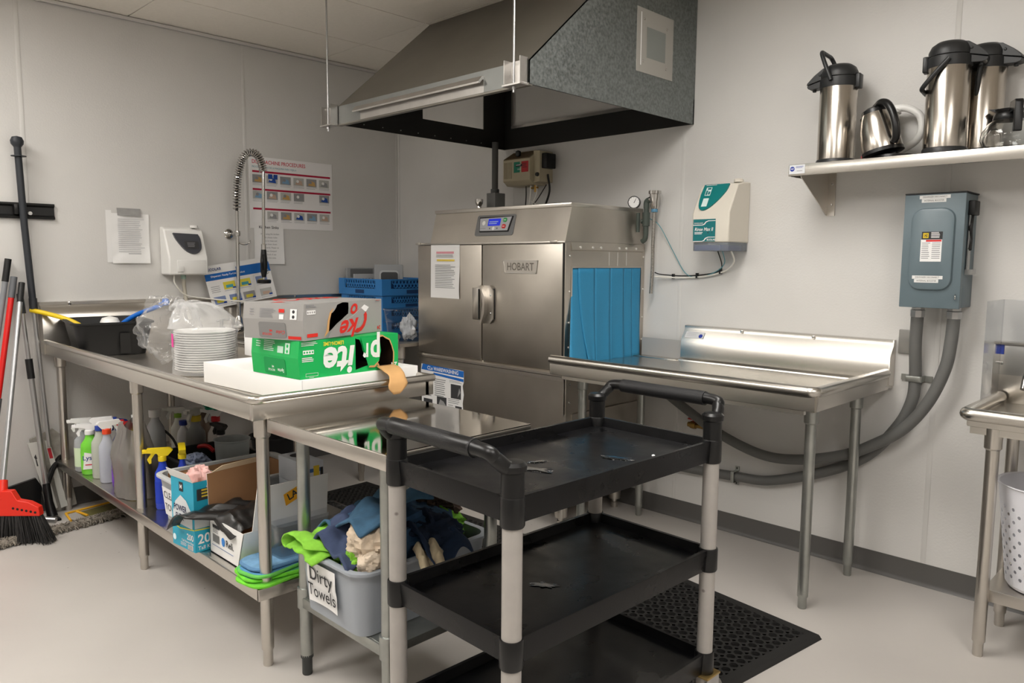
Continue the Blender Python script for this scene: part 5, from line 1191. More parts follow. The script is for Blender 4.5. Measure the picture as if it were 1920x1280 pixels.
# ================================================================ laundry basket under the hand sink
t = thing('perforated_basket', 'white plastic perforated basket on the shelf under the hand sink', 'basket', (4.105, -.325, .237))
b = MB().m(plastic((222, 222, 228), .4)); cx_, cy_ = 4.095, -.325; n_u, z0_, z1_ = 60, .239, .60
def br(z): return .125+.042*(z-z0_)/(z1_-z0_)
rows = 13
dz = (.285)/rows
b.lathe([(.118, z0_), (br(z0_+.012), z0_+.012)], (cx_, cy_, 0), seg=n_u*2, cap=False); b.lathe([(0, z0_), (.118, z0_)], (cx_, cy_, 0), seg=n_u*2, cap=False)
def pt_(th, z): r_ = br(z); return V((cx_+r_*cos(th), cy_+r_*sin(th), z))
NU = 44
for j in range(rows):
    for i in range(NU):
        th0 = 2*pi*i/NU; th1 = 2*pi*(i+1)/NU; za = z0_+.012+j*dz; zb_ = za+dz; tm, zm = (th0+th1)/2, (za+zb_)/2
        hole = (i+j) % 2 == 0 and j > 0
        if not hole: b.face([b.v(pt_(th0, za)), b.v(pt_(th1, za)), b.v(pt_(th1, zb_)), b.v(pt_(th0, zb_))], True); continue
        O = []; I = []
        for k in range(8):
            a = 2*pi*k/8+pi/8; c, s_ = cos(a), sin(a); m = max(abs(c), abs(s_))
            cs = [(1, .414), (.414, 1), (-.414, 1), (-1, .414), (-1, -.414), (-.414, -1), (.414, -1), (1, -.414)][k]
            O.append(b.v(pt_(tm+cs[0]*(th1-th0)/2, zm+cs[1]*dz/2))); I.append(b.v(pt_(tm+c*.0062/br(zm), zm+s_*.0062)))
        for k in range(8): k2 = (k+1) % 8; b.face([O[k], O[k2], I[k2], I[k]], True)
        for p, (k1, k2) in (((th1, zb_), (0, 1)), ((th0, zb_), (2, 3)), ((th0, za), (4, 5)), ((th1, za), (6, 7))): b.face([O[k1], b.v(pt_(*p)), O[k2]], True)
za = z0_+.012+rows*dz
b.lathe([(br(za), za), (br(z1_-.004), z1_-.004), (br(z1_)+.005, z1_), (br(z1_)+.004, z1_+.004), (br(z1_)-.004, z1_), (br(za)-.004, za)], (cx_, cy_, 0), seg=NU*2, cap=False)
b.build('body', t)

# ================================================================ dirty-towel bin and towels
BIN = mat('grey_bin', (160, 166, 174), .45)
t = thing('towel_bin', 'grey plastic bin with a Dirty Towels sign on the small table shelf', 'bin', (2.645, -2.01, .271))
b = MB().m(BIN); nested(b, .345, .50, .20, .005, .2715, .018, .05, rim=.014, M_=LM((2.645, -2.005, 0))); b.build('body', t)
P = Pl((2.548, -2.2475, .315), (1, 0, 0), V((0, -.075, 1)))
b = MB().m(WPAPER); b.grid(lambda u, v: P(.155*u, .13*v, .002+.006*(u-.5)**2*4*(1-v)+(.004 if v > .5 else 0)), 6, 6); b.m(INK); P2 = Pl(P(0, 0, .0085), P.x, P.y); b.text(P2, .077, .093, 'Dirty', .060, .001, ax='CENTER', bold=.005); b.text(P2, .077, .04, 'Towels', .056, .001, ax='CENTER', bold=.005, sx=.92); b.build('sign', t)
def towel(c, s, seed, rgb, label, fold=.35, rz=0., name='towel', freq=2.2, drape=None):
    f, nu, nv = crumple((0, 0, 0), s, seed, 64, 34, fold, freq)
    R_ = LM(c, rz); b = MB().m(cloth(rgb))
    b.grid(lambda u, v: R_ @ f(u, v), nu, nv, closed_u=False)
    return tag(b.build(name, loc=c), label, 'towel')
def sheet(fn, rgb, label, c, nu=40, nv=30, th=.004):
    b = MB().m(cloth(rgb)); b.grid(fn, nu, nv); return tag(b.build('towel', loc=c, solid=th), label, 'towel')
def ns(x, y, z=0): return noise.noise(V((x, y, z)))
towel((2.62, -2.0, .455), (.155, .20, .105), 3, (52, 84, 116), 'big blue towel heaped in the dirty-towel bin', .30, .3, freq=1.6)
sheet(lambda u, v: V((2.475+.32*u+.01*sin(v*7), -2.185+.26*v-.05*u, .515+.070*sin(u*1.6)+.055*v+.014*sin(11*u+5*v)+.012*sin(23*u-6*v)*v+.03*ns(u*4, v*4, 1)-.07*max(0, .25-u))), (64, 100, 128), 'blue towel with pale stripes folded over the top of the bin heap', (2.6, -2.1, .5), th=.008)
sheet(lambda u, v: V((2.575+.19*u-.02*v, -2.262+.16*v, .498+.030*sin(u*4+v*2)+.05*v-.016*(1-v)*u+.022*(1-v)**3*sin(u*9)+.018*ns(u*5, v*4, 7))), (66, 78, 108), 'darker slate-blue towel edge curled between the green and beige towels', (2.6, -2.2, .5), th=.009)
def greenf(u, v):
    a = .10*pi+u*1.12*pi; r = .040+.012*sin(v*4)+.010*ns(u*4, v*4, 3)
    y = -2.30+.15*v+.02*u; x = 2.548+.085*v-.02*(1-v)
    return V((x+r*cos(a)*1.75, y-.012*u, .488+r*.80*sin(a)-.030*v+.008*ns(u*7, v*6, 8)))
sheet(greenf, (140, 206, 68), 'lime green towel edge curled open above the front left rim of the bin', (2.56, -2.24, .48))
sheet(lambda u, v: V((2.478+.165*u+.012*sin(v*5), -2.292+.15*v-.01*u+.012*ns(u*4, v*3, 6), .478+.030*sin(u*pi)*(.4+v)+.020*v-.012*u*(1-v)+.012*ns(u*5, v*5, 4)-.03*max(0, .25-v))), (140, 206, 68), 'lime green towel spilling over the front left rim of the bin', (2.55, -2.24, .47))
towel((2.66, -2.17, .467), (.10, .05, .035), 11, (132, 196, 60), 'lime green towel lump against the inside of the front rim', .5, .1)
towel((2.76, -2.165, .525), (.072, .066, .060), 21, (206, 188, 166), 'beige towel bunched up at the front right of the bin', .30, .4, freq=1.5)
towel((2.79, -2.195, .49), (.035, .04, .035), 23, (222, 206, 186), 'pale cream towel hanging inside the front right corner of the bin', .3, .2, freq=1.4)
towel((2.725, -2.215, .462), (.030, .03, .045), 27, (138, 202, 66), 'small bright green towel tip between the cream towel and the rim', .3)
towel((2.62, -1.83, .475), (.12, .07, .05), 31, (122, 186, 60), 'green towel peeking out behind the blue towels', .35, freq=1.5)
towel((2.70, -1.93, .478), (.12, .10, .07), 33, (30, 44, 66), 'dark navy towel at the back right of the bin', .38, .5, freq=1.5)
sheet(lambda u, v: V((2.66+.22*u, -2.02+.16*v-.02*u, .515-.055*u*u+.025*sin(v*7+u*3)+.02*ns(u*4, v*5, 11))), (34, 52, 78), 'navy towel reaching over the right rim of the bin', (2.78, -1.95, .48))
sheet(lambda u, v: V((2.80+.085*u, -2.055+.10*v-.03*u, .488-.05*u*u+.018*sin(v*11)+.01*ns(u*6, v*6, 2))), (208, 192, 160), 'cream dishcloth with dark stripes hanging over the right rim of the bin', (2.84, -2.0, .47))
towel((2.60, -1.80, .52), (.07, .05, .04), 41, (70, 56, 48), 'brown towel at the back of the bin beside the blue towels', .5)

# ================================================================ undershelf of the dish table
ZU = .2765
SPS = 1.0
def sprayer(kind, x, y, z, body, trig, label, h=.24, r=.036, collar=None, rz=0., fill=None, lab=None, txt=None, clear=False, noz=None):
    t = thing('spray_bottle', label, 'bottle', (x, y, z), rz)
    bm = plastic(body, .35) if not clear else mat('hazy_plastic_%d_%d_%d' % body, body, .25, trans=.35, ior=1.2)
    b = LB().m(bm); b.lathe([(r*.9, 0), (r, .006), (r, h*.52), (r*.95, h*.60), (r*.55, h*.70), (r*.42, h*.78), (r*.42, h*.80)], seg=26, sy=.78); b.build('bottle', t)
    if lab:
        b = LB().m(paper(lab)); b.lathe([(r+.0008, h*.10), (r+.0008, h*.46)], seg=26, sy=.78, cap=False)
        if txt:
            P = Pl((-.022, -r*.78-.0015, h*.12), (1, 0, 0), (0, 0, 1)); b.m(WPAPER); b.shape(P, [(-.010, .0), (.052, .0), (.056, .07), (-.002, .085)], .002); b.m(paper((30, 60, 130))); b.text(P, .022, .056, txt, .032, .003, ax='CENTER', bold=.01); b.m(paper((200, 40, 60))); b.rect(P, .0, .02, .042, .025, .003)
        b.build('label', t)
    b = LB().m(plastic(collar or trig, .4)); b.lathe([(r*.50, h*.79), (r*.52, h*.80), (r*.52, h*.87), (r*.42, h*.885)], seg=20); b.build('collar', t)
    b = LB().m(plastic(trig, .4))
    b.prism([(.022, h*.88), (.042, h*.965), (.030, h*1.0), (-.055, h*1.01), (-.062, h*.975), (-.062, h*.945), (-.020, h*.925), (-.014, h*.88)], lambda p, q, s: V((p, s, q)), -.014, .014)
    b.prism([(-.024, h*.94), (-.040, h*.94), (-.058, h*.83), (-.050, h*.76), (-.042, h*.77), (-.042, h*.84)], lambda p, q, s: V((p, s, q)), -.007, .007)
    if noz: b.m(plastic(noz, .4))
    b.box(-.076, -.060, -.011, .011, h*.94, h*.995, bev=.002)
    b.build('trigger', t)
    return t
def jug(x, y, body, cap, label, h=.25, r=.045, lab=None, name='bottle', cat='bottle', clear=False, sy=.75, rz=0., neck=.4):
    t = thing(name, label, cat, (x, y, ZU), rz)
    b = LB().m(plastic(body, .35) if not clear else mat('hazy_plastic_%d_%d_%d' % body, body, .25, trans=.35, ior=1.2)); b.lathe([(r*.92, 0), (r, .008), (r, h*.60), (r*.85, h*.72), (r*neck, h*.84), (r*neck, h*.9)], seg=26, sy=sy); b.build('bottle', t)
    if lab: b = LB().m(paper(lab)); b.lathe([(r+.0008, h*.12), (r+.0008, h*.5)], seg=26, sy=sy, cap=False); b.build('label', t)
    b = LB().m(plastic(cap, .4)); b.lathe([(r*neck+.003, h*.88), (r*neck+.004, h*.99), (0, h)], seg=20); b.build('cap', t)
    return t
jug(.245, -2.20, (40, 40, 40), (20, 20, 22), 'black spray can with yellow band standing behind the green cleaner bottle', .215, .033, (214, 190, 40), neck=.8)
sprayer(0, .375, -2.245, ZU, (196, 200, 204), (236, 236, 234), 'grey translucent trigger bottle with green label, leftmost on the undershelf', .265, .050, rz=radians(80), lab=(206, 224, 190), clear=True)
sprayer(0, .455, -2.245, ZU, (116, 208, 60), (238, 238, 238), 'bright green cleaner bottle with white trigger at the left of the undershelf', .25, .044, rz=radians(68), lab=(126, 214, 70), txt='Lysol')
sprayer(0, .565, -2.232, ZU, (214, 218, 206), (240, 240, 240), 'cloudy spray bottle with blue collar beside the bright green bottle', .295, .040, collar=(36, 66, 160), rz=radians(-112), clear=True, noz=(36, 66, 160))
sprayer(0, .668, -2.232, ZU, (206, 210, 222), (240, 240, 240), 'clear spray bottle with orange-red collar beside the grey bag', .295, .038, collar=(232, 74, 36), rz=radians(-100), clear=True, noz=(220, 40, 40))
sprayer(0, .50, -2.12, ZU, (60, 70, 140), (28, 56, 140), 'dark blue trigger bottle behind the cloudy spray bottle', .262, .038, rz=radians(30))
sprayer(0, .62, -2.10, ZU, (226, 226, 226), (206, 40, 42), 'white spray bottle with red trigger behind the orange-collared one', .265, .038, rz=radians(60))
jug(.70, -2.02, (176, 178, 180), (196, 196, 196), 'grey translucent jug with grey cap at the back of the undershelf', .33, .06, clear=True)
jug(.775, -2.225, (90, 46, 150), (70, 40, 120), 'purple cleaner bottle tucked against the grey plastic bag', .165, .032, (110, 60, 170))
jug(.845, -2.15, (222, 200, 70), (238, 238, 236), 'yellow jug with white cap rising behind the grey plastic bag', .345, .065, neck=.34)
GB_ = mat('grey_bag', (122, 118, 114), .28, alpha=.86)
b = MB().m(GB_)
def gbag(u, v):
    a = 2*pi*u; w = 1-.45*max(0, v-.55)/.45 if v > .55 else 1
    fold = 1+.10*sin(a*7+3*v)*(.3+v)+.14*ns(cos(a)*2, sin(a)*2+v*3, 5)+.05*ns(cos(a)*6, sin(a)*6+v*6, 9)
    return V((.955+.125*w*cos(a)*fold+.02*v, -2.205+.085*w*sin(a)*fold-.01*v, ZU+.001+.325*v+(.02*sin(a*3)*v)))
b.grid(gbag, 60, 26, closed_u=True); tag(b.build('plastic_bag', loc=(.955, -2.205, ZU)), 'grey plastic bag standing full on the undershelf beside the middle table leg', 'bag')
for (x, y, lab) in ((1.250, -2.195, 'blue spray bottle with yellow trigger right of the middle table leg, the front one'), (1.268, -2.118, 'blue spray bottle with yellow trigger, standing just behind its twin')):
    sprayer(0, x, y, ZU, (30, 64, 190), (244, 216, 30), lab, .262, .032, rz=radians(70 if y < -2.15 else -20), lab=(30, 60, 180))
# clean-towel bin
t = thing('towel_bin', 'light grey bin with a Clean Towels sign and brown inside, on the undershelf', 'bin', (1.52, -2.02, ZU), 0)
b = MB().m(plastic((196, 200, 202), .4)); nested(b, .36, .50, .19, .005, ZU, .02, .045, rim=.016, M_=LM((1.53, -2.005, 0))); b.m(BROWN); b.box(1.372, 1.375, -2.22, -1.79, ZU+.02, ZU+.182); b.box(1.37, 1.69, -1.79, -1.785, ZU+.02, ZU+.182); b.build('body', t)
P = Pl((1.42, -2.2475, ZU+.03), (1, 0, 0), V((0, -.10, 1)))
b = MB().m(WPAPER); b.rect(P, 0, 0, .16, .12, .004); b.m(INK); b.text(P, .012, .088, 'CLEAN', .042, .005); b.text(P, .012, .036, 'TOWELS', .042, .005, sx=.9); b.build('sign', t)
# teal bag box
TQ = mat('teal_box', (40, 166, 196), .45); TRZ = radians(5.5)
t = thing('trash_bag_box', 'teal box of 200 tall kitchen bags overhanging the front of the undershelf', 'box', (1.77, -2.24, ZU), TRZ)
MT = LM((1.688, -2.328, ZU), TRZ); w_, d_, h_ = .163, .13, .262
b = MB().m(TQ)
def T(x, y, z): return MT @ V((x, y, z))
for q in ([(0, 0, 0), (w_, 0, 0), (w_, 0, h_), (0, 0, h_)], [(w_, 0, 0), (w_, d_, 0), (w_, d_, h_), (w_, 0, h_)], [(0, d_, 0), (0, 0, 0), (0, 0, h_), (0, d_, h_)], [(w_, d_, 0), (0, d_, 0), (0, d_, h_), (w_, d_, h_)], [(0, 0, 0), (0, d_, 0), (w_, d_, 0), (w_, 0, 0)]): b.poly([T(*p) for p in q])
b.m(KRAFT)
e = .002
for q in ([(e, e, e), (w_-e, e, e), (w_-e, e, h_), (e, e, h_)], [(w_-e, e, e), (w_-e, d_-e, e), (w_-e, d_-e, h_), (w_-e, e, h_)], [(e, d_-e, e), (e, e, e), (e, e, h_), (e, d_-e, h_)], [(w_-e, d_-e, e), (e, d_-e, e), (e, d_-e, h_), (w_-e, d_-e, h_)]): b.poly([T(*p) for p in q])
bd = b.build('body', t); b = MB().m(CARD); b.prism([(0, 0), (-.016, .034), (-.018, .034), (-.002, 0)], lambda p, q, s: T(s, p, h_+q), 0, w_*.99); b.build('top_flap', t)
b = MB(); P = Pl(T(0, -.0005, 0), MT.to_3x3() @ V((1, 0, 0)), (0, 0, 1))
b.m(paper((216, 220, 222))); b.shape(P, [(.012, .09), (.15, .085), (.152, .14), (.11, .185), (.07, .20), (.03, .17), (.01, .13)], .0008); b.m(paper((220, 220, 90))); b.shape(P, [(0, .078), (.06, .070), (.163, .083), (.163, .087), (.06, .075), (0, .083)], .001)
b.m(paper((36, 40, 80))); b.text(P, .018, .148, 'POWER', .032, .0014, bold=.02, sx=.85); b.text(P, .03, .115, 'FLEX', .032, .0014, bold=.02, sx=.85); b.m(INK); b.rect(P, .062, .215, .09, .25, .001); b.m(WPAPER); b.text(P, .076, .232, 'M', .022, .0015, ax='CENTER', bold=.02)
b.text(P, .155, .050, '200', .032, .001, ax='RIGHT', bold=.02); b.text(P, .155, .030, 'Tall Kitchen Bags', .0125, .001, ax='RIGHT', bold=.01); b.lines(P, .06, .11, .008, .022, 3, .001); b.rect(P, .112, .004, .15, .022, .001); b.m(INK)
for k in range(8): b.rect(P, .115+k*.0042, .005, .1165+k*.0042, .021, .0014)
b.m(paper((220, 240, 246))); b.disc(P, .016, .03, .012, .001)
b.build('print', bd); b = MB()
P = Pl(T(w_+.0005, 0, 0), MT.to_3x3() @ V((0, 1, 0)), (0, 0, 1))
b.m(paper((206, 212, 214))); b.shape(P, [(0, .09), (d_, .085), (d_, .16), (.04, .15), (0, .13)], .0008); b.m(paper((220, 220, 90))); b.shape(P, [(0, .083), (d_, .072), (d_, .077), (0, .088)], .001); b.m(paper((36, 40, 80))); b.text(P, .06, .13, 'POWER', .032, .0014, bold=.02); b.m(INK); b.rect(P, .012, .192, d_, .235, .001); b.m(paper((216, 190, 60))); b.lines(P, .03, .12, .197, .232, 3, .0014, th=.5); b.m(WPAPER); b.text(P, .01, .046, '200', .050, .001, bold=.02); b.text(P, .01, .014, 'Tall Kitchen', .020, .001, bold=.01); b.build('print', bd)
b = MB().m(cloth((240, 190, 184))); f, nu, nv = crumple(T(w_*.55, d_*.5, h_-.02), (.06, .045, .05), 8, fold=.35); b.grid(f, nu, nv); b.build('pink_bag_roll', t)
# white carton with flaps and black bag
def lean(b):
    for q in b.bm.verts: q.co.x += max(0, q.co.z-ZU)*.38*max(0, min(1, (q.co.x-1.862)/.223))
    return b
t = thing('open_carton', 'open white carton with tall brown-lined flaps and black bag liner on the undershelf', 'box', (1.97, -2.11, ZU))
x0, x1, y0, y1, zt2 = 1.862, 2.085, -2.262, -1.93, ZU+.135
b = MB().m(CARD)
b.box(x0, x1, y0, y0+.003, ZU, zt2-.004); b.box(x1-.003, x1, y0, y1, ZU, zt2); b.box(x0, x1, y1-.003, y1, ZU, zt2); b.box(x0, x0+.003, y0, y1, ZU, zt2); b.box(x0, x1, y0, y1, ZU, ZU+.003)
b.m(BROWN); b.box(x0+.003, x1-.003, y0+.003, y0+.0035, ZU, zt2-.006); b.box(x1-.0036, x1-.003, y0, y1, ZU, zt2); b.box(x0+.003, x0+.0036, y0, y1, ZU, zt2); b.box(x0+.003, x1-.003, y1-.0036, y1-.003, ZU, zt2)
bd = lean(b).build('body', t)
b = MB().m(CARD); b.prism([(y0, zt2), (y1-.11, zt2), (y1-.09, zt2+.165), (y0, zt2+.152)], lambda p, q, s: V((s-.25*(q-zt2)*.25, p, q)), x0-.003, x0); b.m(BROWN); b.prism([(y0, zt2), (y1-.11, zt2), (y1-.09, zt2+.165), (y0, zt2+.152)], lambda p, q, s: V((s-.25*(q-zt2)*.25, p, q)), x0, x0+.001); b.m(mat('folded_cardboard_edge', (190, 168, 140), .8)); b.prism([(y0+.02, zt2+.154), (y0+.06, zt2+.172), (y1-.09, zt2+.182), (y1-.09, zt2+.164)], lambda p, q, s: V((s-.25*(q-zt2)*.25, p, q)), x0-.004, x0+.002); b.build('flap', t)
b = MB().m(CARD); b.prism([(y0+.03, zt2), (y1-.01, zt2), (y1-.005, zt2+.150), (y0+.05, zt2+.150)], lambda p, q, s: V((s+.05+.12*(q-zt2)*.3, p, q)), x1-.001, x1+.002); b.m(BROWN); b.prism([(y0+.03, zt2), (y1-.01, zt2), (y1-.005, zt2+.150), (y0+.05, zt2+.150)], lambda p, q, s: V((s+.05+.12*(q-zt2)*.3, p, q)), x1-.002, x1-.001)
P = Pl((x1+.0535, y0+.03, zt2), (0, 1, 0), V((.036, 0, 1))); b.m(paper((246, 176, 34))); b.shape(P, [(.125, .065), (.215, .100), (.206, .143), (.116, .108)], .001); b.m(INK); b.text(P, .132, .092, 'LAST', .035, .0016, rot=.42, bold=.02); b.m(paper((236, 130, 60))); b.shape(P, [(.19, .02), (.216, .03), (.212, .062), (.186, .05)], .001); b.m(INKG); b.lines(P, .02, .06, .12, .14, 2, .001); b.build('flap', t)
b = MB().m(BROWN); b.prism([(x0, zt2), (x1, zt2), (x1, zt2+.06), (x0, zt2+.08)], lambda p, q, s: V((p, s+.3*(q-zt2), q)), y1-.003, y1); b.build('flap', t)
P = Pl((x0, y0-.0005, ZU), (1, 0, 0), (0, 0, 1)); b = MB().m(INK); b.rect(P, .028, .098, .085, .110, .001); b.m(INKG); b.lines(P, .028, .08, .078, .096, 3, .001)
b.m(INK)
for k in range(12): b.rect(P, .028+k*.0045, .045, .0305+k*.0045, .075, .001)
b.m(paper((60, 130, 206))); b.disc(P, .112, .065, .013, .001); b.disc(P, .112, .058, .012, .0012); b.m(INK); b.text(P, .132, .062, 'Reli.', .036, .001, bold=.01); b.m(paper((90, 120, 170))); b.lines(P, .02, .19, .028, .034, 1, .001, ragged=0); b.build('print', bd)
b = MB().m(mat('black_bag', (34, 32, 31), .3))
def bbag(u, v):
    x = x0-.02+.235*u; y = y0-.012+.16*v; z = zt2-.015+.035*sin(u*pi)+.02*v+.014*ns(u*5, v*5, 3)
    if u < .35: k_ = (.35-u)/.35; x -= .125*k_*(1-v); z += .022*sin(k_*pi)-.055*k_*k_*(1-v); y -= .088*min(1, k_*6)*(1-v*.55)
    if v < .25: z -= .045*(1-v/.25)*max(0, sin((u-.25)*pi*1.2))
    return V((x, y, z))
b.grid(bbag, 40, 20); b.build('bag_liner', t, solid=.002)
# cartons of gloves
for k in range(3):
    z = ZU+.0+k*.0925; b = MB().m(paper((206, 212, 222))); x_, y_ = (1.838, -1.92)
    b.box(x_-.095, x_+.10, y_, y_+.09, z+.0005, z+.092, bev=.002); b.m(paper((70, 110, 176))); b.box(x_+.0995, x_+.1006, y_+.005, y_+.085, z+.05, z+.065); b.m(paper((236, 206, 60))); b.box(x_+.0995, x_+.1008, y_+.045, y_+.07, z+.01, z+.075); b.m(INK); b.box(x_+.0995, x_+.1008, y_+.075, y_+.087, z+.02, z+.065)
    b.m(paper((60, 60, 64))); b.disc(Pl((x_-.03, y_+.055, z+.0923), (1, 0, 0), (0, 1, 0)), 0, 0, .035, .0006)
    tag(b.build('glove_box', loc=(x_-.03, y_+.055, z)), ['lowest blue and white glove box behind the open carton', 'blue and white glove box in the middle of its stack', 'topmost blue and white glove box with an oval opening and yellow label'][k], 'box', 'glove boxes stacked on the undershelf')
# microfiber pads and a clear tub on them
def pad(cx, cy, z, rz, w, d, rgb, edge, label, droop=.0):
    M_ = LM((cx, cy, z), rz); b = MB().m(cloth(edge)); o = rrect(w, d, .05, 6); n = len(o)
    def P_(p, q, s, dz): return M_ @ V((p*s, q*s, dz-droop*max(0, -q-.02)**2*8))
    R_ = [[b.v(P_(p, q, s, dz)) for p, q in o] for s, dz in ((.95, 0), (1, .004), (1, .009), (.95, .013))]
    for A, B in zip(R_, R_[1:]):
        for k in range(n): b.face([A[k], A[(k+1) % n], B[(k+1) % n], B[k]])
    b.face(R_[0][::-1]); b.m(cloth(rgb)); b.face(R_[-1]); tag(b.build('mop_pad', loc=(cx, cy, z)), label, 'mop pad')
pad(2.225, -2.20, ZU+.001, radians(8), .16, .24, (116, 206, 70), (120, 214, 60), 'lime green microfiber pad at the bottom of the pad pile by the front table leg')
pad(2.215, -2.185, ZU+.016, radians(-6), .17, .26, (96, 190, 130), (120, 220, 60), 'teal-green microfiber pad with lime edge on the pad pile, curling at its front')
pad(2.215, -2.165, ZU+.031, radians(10), .15, .30, (90, 150, 190), (110, 200, 90), 'blue microfiber pad under the clear tub')
pad(2.21, -2.15, ZU+.046, radians(2), .15, .30, (116, 160, 196), (96, 140, 180), 'pale blue microfiber pad at the top of the pile under the clear tub')
t = thing('clear_tub', 'shallow clear plastic tub on the microfiber pads beside the open carton', 'tub', (2.20, -2.06, ZU+.06))
b = MB().m(CLEAR); nested(b, .14, .29, .115, .003, ZU+.061, .010, .02, th=.003, rim=.006, M_=LM((2.203, -2.06, 0))); b.build('body', t)
# black crate at the back with bottles, cloth and clear pot
t = thing('crate', 'black plastic crate of cleaning supplies at the back of the undershelf', 'crate', (1.05, -1.86, ZU))
b = MB().m(BLACKM); nested(b, .36, .34, .17, .005, ZU, .015, .03, rim=.010, M_=LM((1.09, -1.925, 0))); b.build('body', t)
towel((1.12, -2.0, ZU+.14), (.06, .05, .035), 51, (140, 150, 176), 'pale blue cloth lying in the black crate', .4, name='cloth')
t = thing('clear_pot', 'round clear plastic tub standing in the black crate', 'tub', (1.15, -1.84, ZU+.01))
b = MB().m(mat('frosted_clear', (190, 196, 198), .3, trans=.4, ior=1.2)); b.lathe([(.065, ZU+.012), (.068, ZU+.02), (.078, ZU+.225), (.082, ZU+.228), (.082, ZU+.233), (.075, ZU+.233), (.065, ZU+.025), (0, ZU+.02)], (1.165, -1.845, 0), seg=36); b.build('body', t)
sprayer(0, .42, -1.80, ZU, (222, 222, 214), (206, 206, 200), 'white spray bottle with green collar at the back left of the undershelf', .27, .036, collar=(130, 170, 60), rz=radians(70))
jug(.54, -1.82, (214, 216, 220), (34, 50, 130), 'white bottle with dark blue cap at the back of the undershelf', .22, .042)
sprayer(0, .72, -1.83, ZU, (126, 130, 132), (206, 204, 196), 'squat grey bottle with tall yellow and white trigger at the back', .31, .055, collar=(216, 190, 60), rz=radians(120))
jug(.60, -1.74, (110, 92, 78), (96, 80, 66), 'brown jug against the back behind the yellow-white trigger', .27, .06)
sprayer(0, .80, -1.76, ZU, (214, 210, 208), (206, 206, 204), 'white and red spray bottle under the green glove', .31, .042, collar=(176, 30, 36), rz=radians(40), lab=(176, 30, 40))
towel((.80, -1.76, ZU+.335), (.07, .045, .022), 61, (30, 130, 96), 'dark green glove draped over a trigger at the back', .4, name='glove')
sprayer(0, .90, -1.78, ZU+.0, (206, 200, 200), (34, 32, 32), 'white bottle with black trigger at the back beside the red hose', .25, .040, rz=radians(10), lab=(190, 40, 46))
b = MB().m(plastic((176, 26, 32), .4)); b.tube(bez([(.86, -1.88, ZU+.01), (.84, -1.89, ZU+.09), (.90, -1.90, ZU+.15), (.98, -1.885, ZU+.17), (1.02, -1.87, ZU+.15)], 30), .010, 10); b.tube(bez([(.70, -1.92, ZU+.012), (.78, -1.93, ZU+.05), (.86, -1.915, ZU+.07), (.90, -1.91, ZU+.04)], 24), .010, 10); tag(b.build('hose', loc=(.86, -1.88, ZU)), 'red hose curled among the bottles at the back of the undershelf', 'hose')
b = MB().m(CABLE); b.tube(bez([(.62, -1.95, ZU+.02), (.60, -1.98, ZU+.15), (.66, -2.0, ZU+.23), (.76, -1.96, ZU+.18), (.80, -1.93, ZU+.05)], 24), .006, 8); tag(b.build('cord', loc=(.7, -1.95, ZU)), 'grey cord looping between the bottles behind the grey bag', 'cord')
# plumbing under the sink
PV = plastic((206, 203, 196), .4)
t = thing('drain_pipe', 'white plastic drain trap and pipes under the dish table sink', 'pipe', (.36, -1.26, .4))
b = MB().m(PV); b.tube(bez([(.36, -1.26, .62), (.36, -1.26, .45), (.30, -1.26, .36), (.22, -1.26, .36), (.16, -1.26, .45), (.02, -1.26, .47)], 40), .022, 14); b.lathe([(.05, -.01), (.055, 0), (.05, .01)], M=Matrix.Translation((.02, -1.26, .47)) @ Matrix.Rotation(pi/2, 4, 'Y')); b.lathe([(.03, .44), (.034, .46), (.03, .48)], (.36, -1.26, 0)); b.build('trap', t)
b = MB().m(WTUBE); b.tube(bez([(.50, -1.20, .80), (.48, -1.2, .6), (.40, -1.15, .5), (.30, -1.1, .2)], 24), .007, 8); b.build('supply_tube', t)
t = thing('valve_handle', 'black knobbed drain valve hanging under the corner of the dish table', 'valve', (2.20, -1.95, .80))
b = MB().m(SILVER); b.cyl((2.19, -2.10, .845), (2.19, -2.10, .79), .012); b.box(2.165, 2.215, -2.13, -2.07, .80, .815); b.m(BLACK); b.lathe([(.02, .755), (.032, .765), (.03, .785), (.012, .79)], (2.19, -2.10, 0)); b.tube(bez([(2.19, -2.08, .76), (2.12, -2.03, .70), (2.05, -1.98, .72)]), .005, 8); b.build('body', t)
t = thing('trash_can', 'small black trash can on the floor under the far part of the dish table', 'trash can', (.22, -1.05, 0))
b = MB().m(BLACKM); b.lathe([(.10, .0), (.105, .01), (.135, .255), (.15, .258), (.15, .268), (.132, .268), (.10, .015), (0, .012)], (.26, -1.16, 0), seg=36); b.build('body', t)

# ================================================================ brooms and mops by the left wall
t = thing('tool_rail', 'black wall rail for hanging brooms on the left wall', 'rail', (.02, -2.55, 1.58))
b = MB().m(BLACKM); b.prism([(.001, 1.54), (.018, 1.54), (.022, 1.55), (.010, 1.56), (.010, 1.60), (.022, 1.61), (.018, 1.62), (.001, 1.62)], lambda p, q, s: V((p, s, q)), -3.05, -2.232); b.m(WHITE); b.lathe([(.010, 0), (.008, .004), (0, .005)], M=Pl((.011, -2.342, 1.568), (0, 1, 0), (0, 0, 1)).M(0, 0, 0), seg=12); b.m(BLACK); b.box(.012, .05, -2.42, -2.40, 1.56, 1.61, bev=.003); b.build('rail', t)
t = thing('flat_mop', 'tall black-handled pole with a ball top hanging in front of the wall rail', 'mop', (.06, -2.37, .35))
pA, pB, pC = V((.055, -2.392, 1.90)), V((.05, -2.362, 1.105)), V((.09, -2.335, .36))
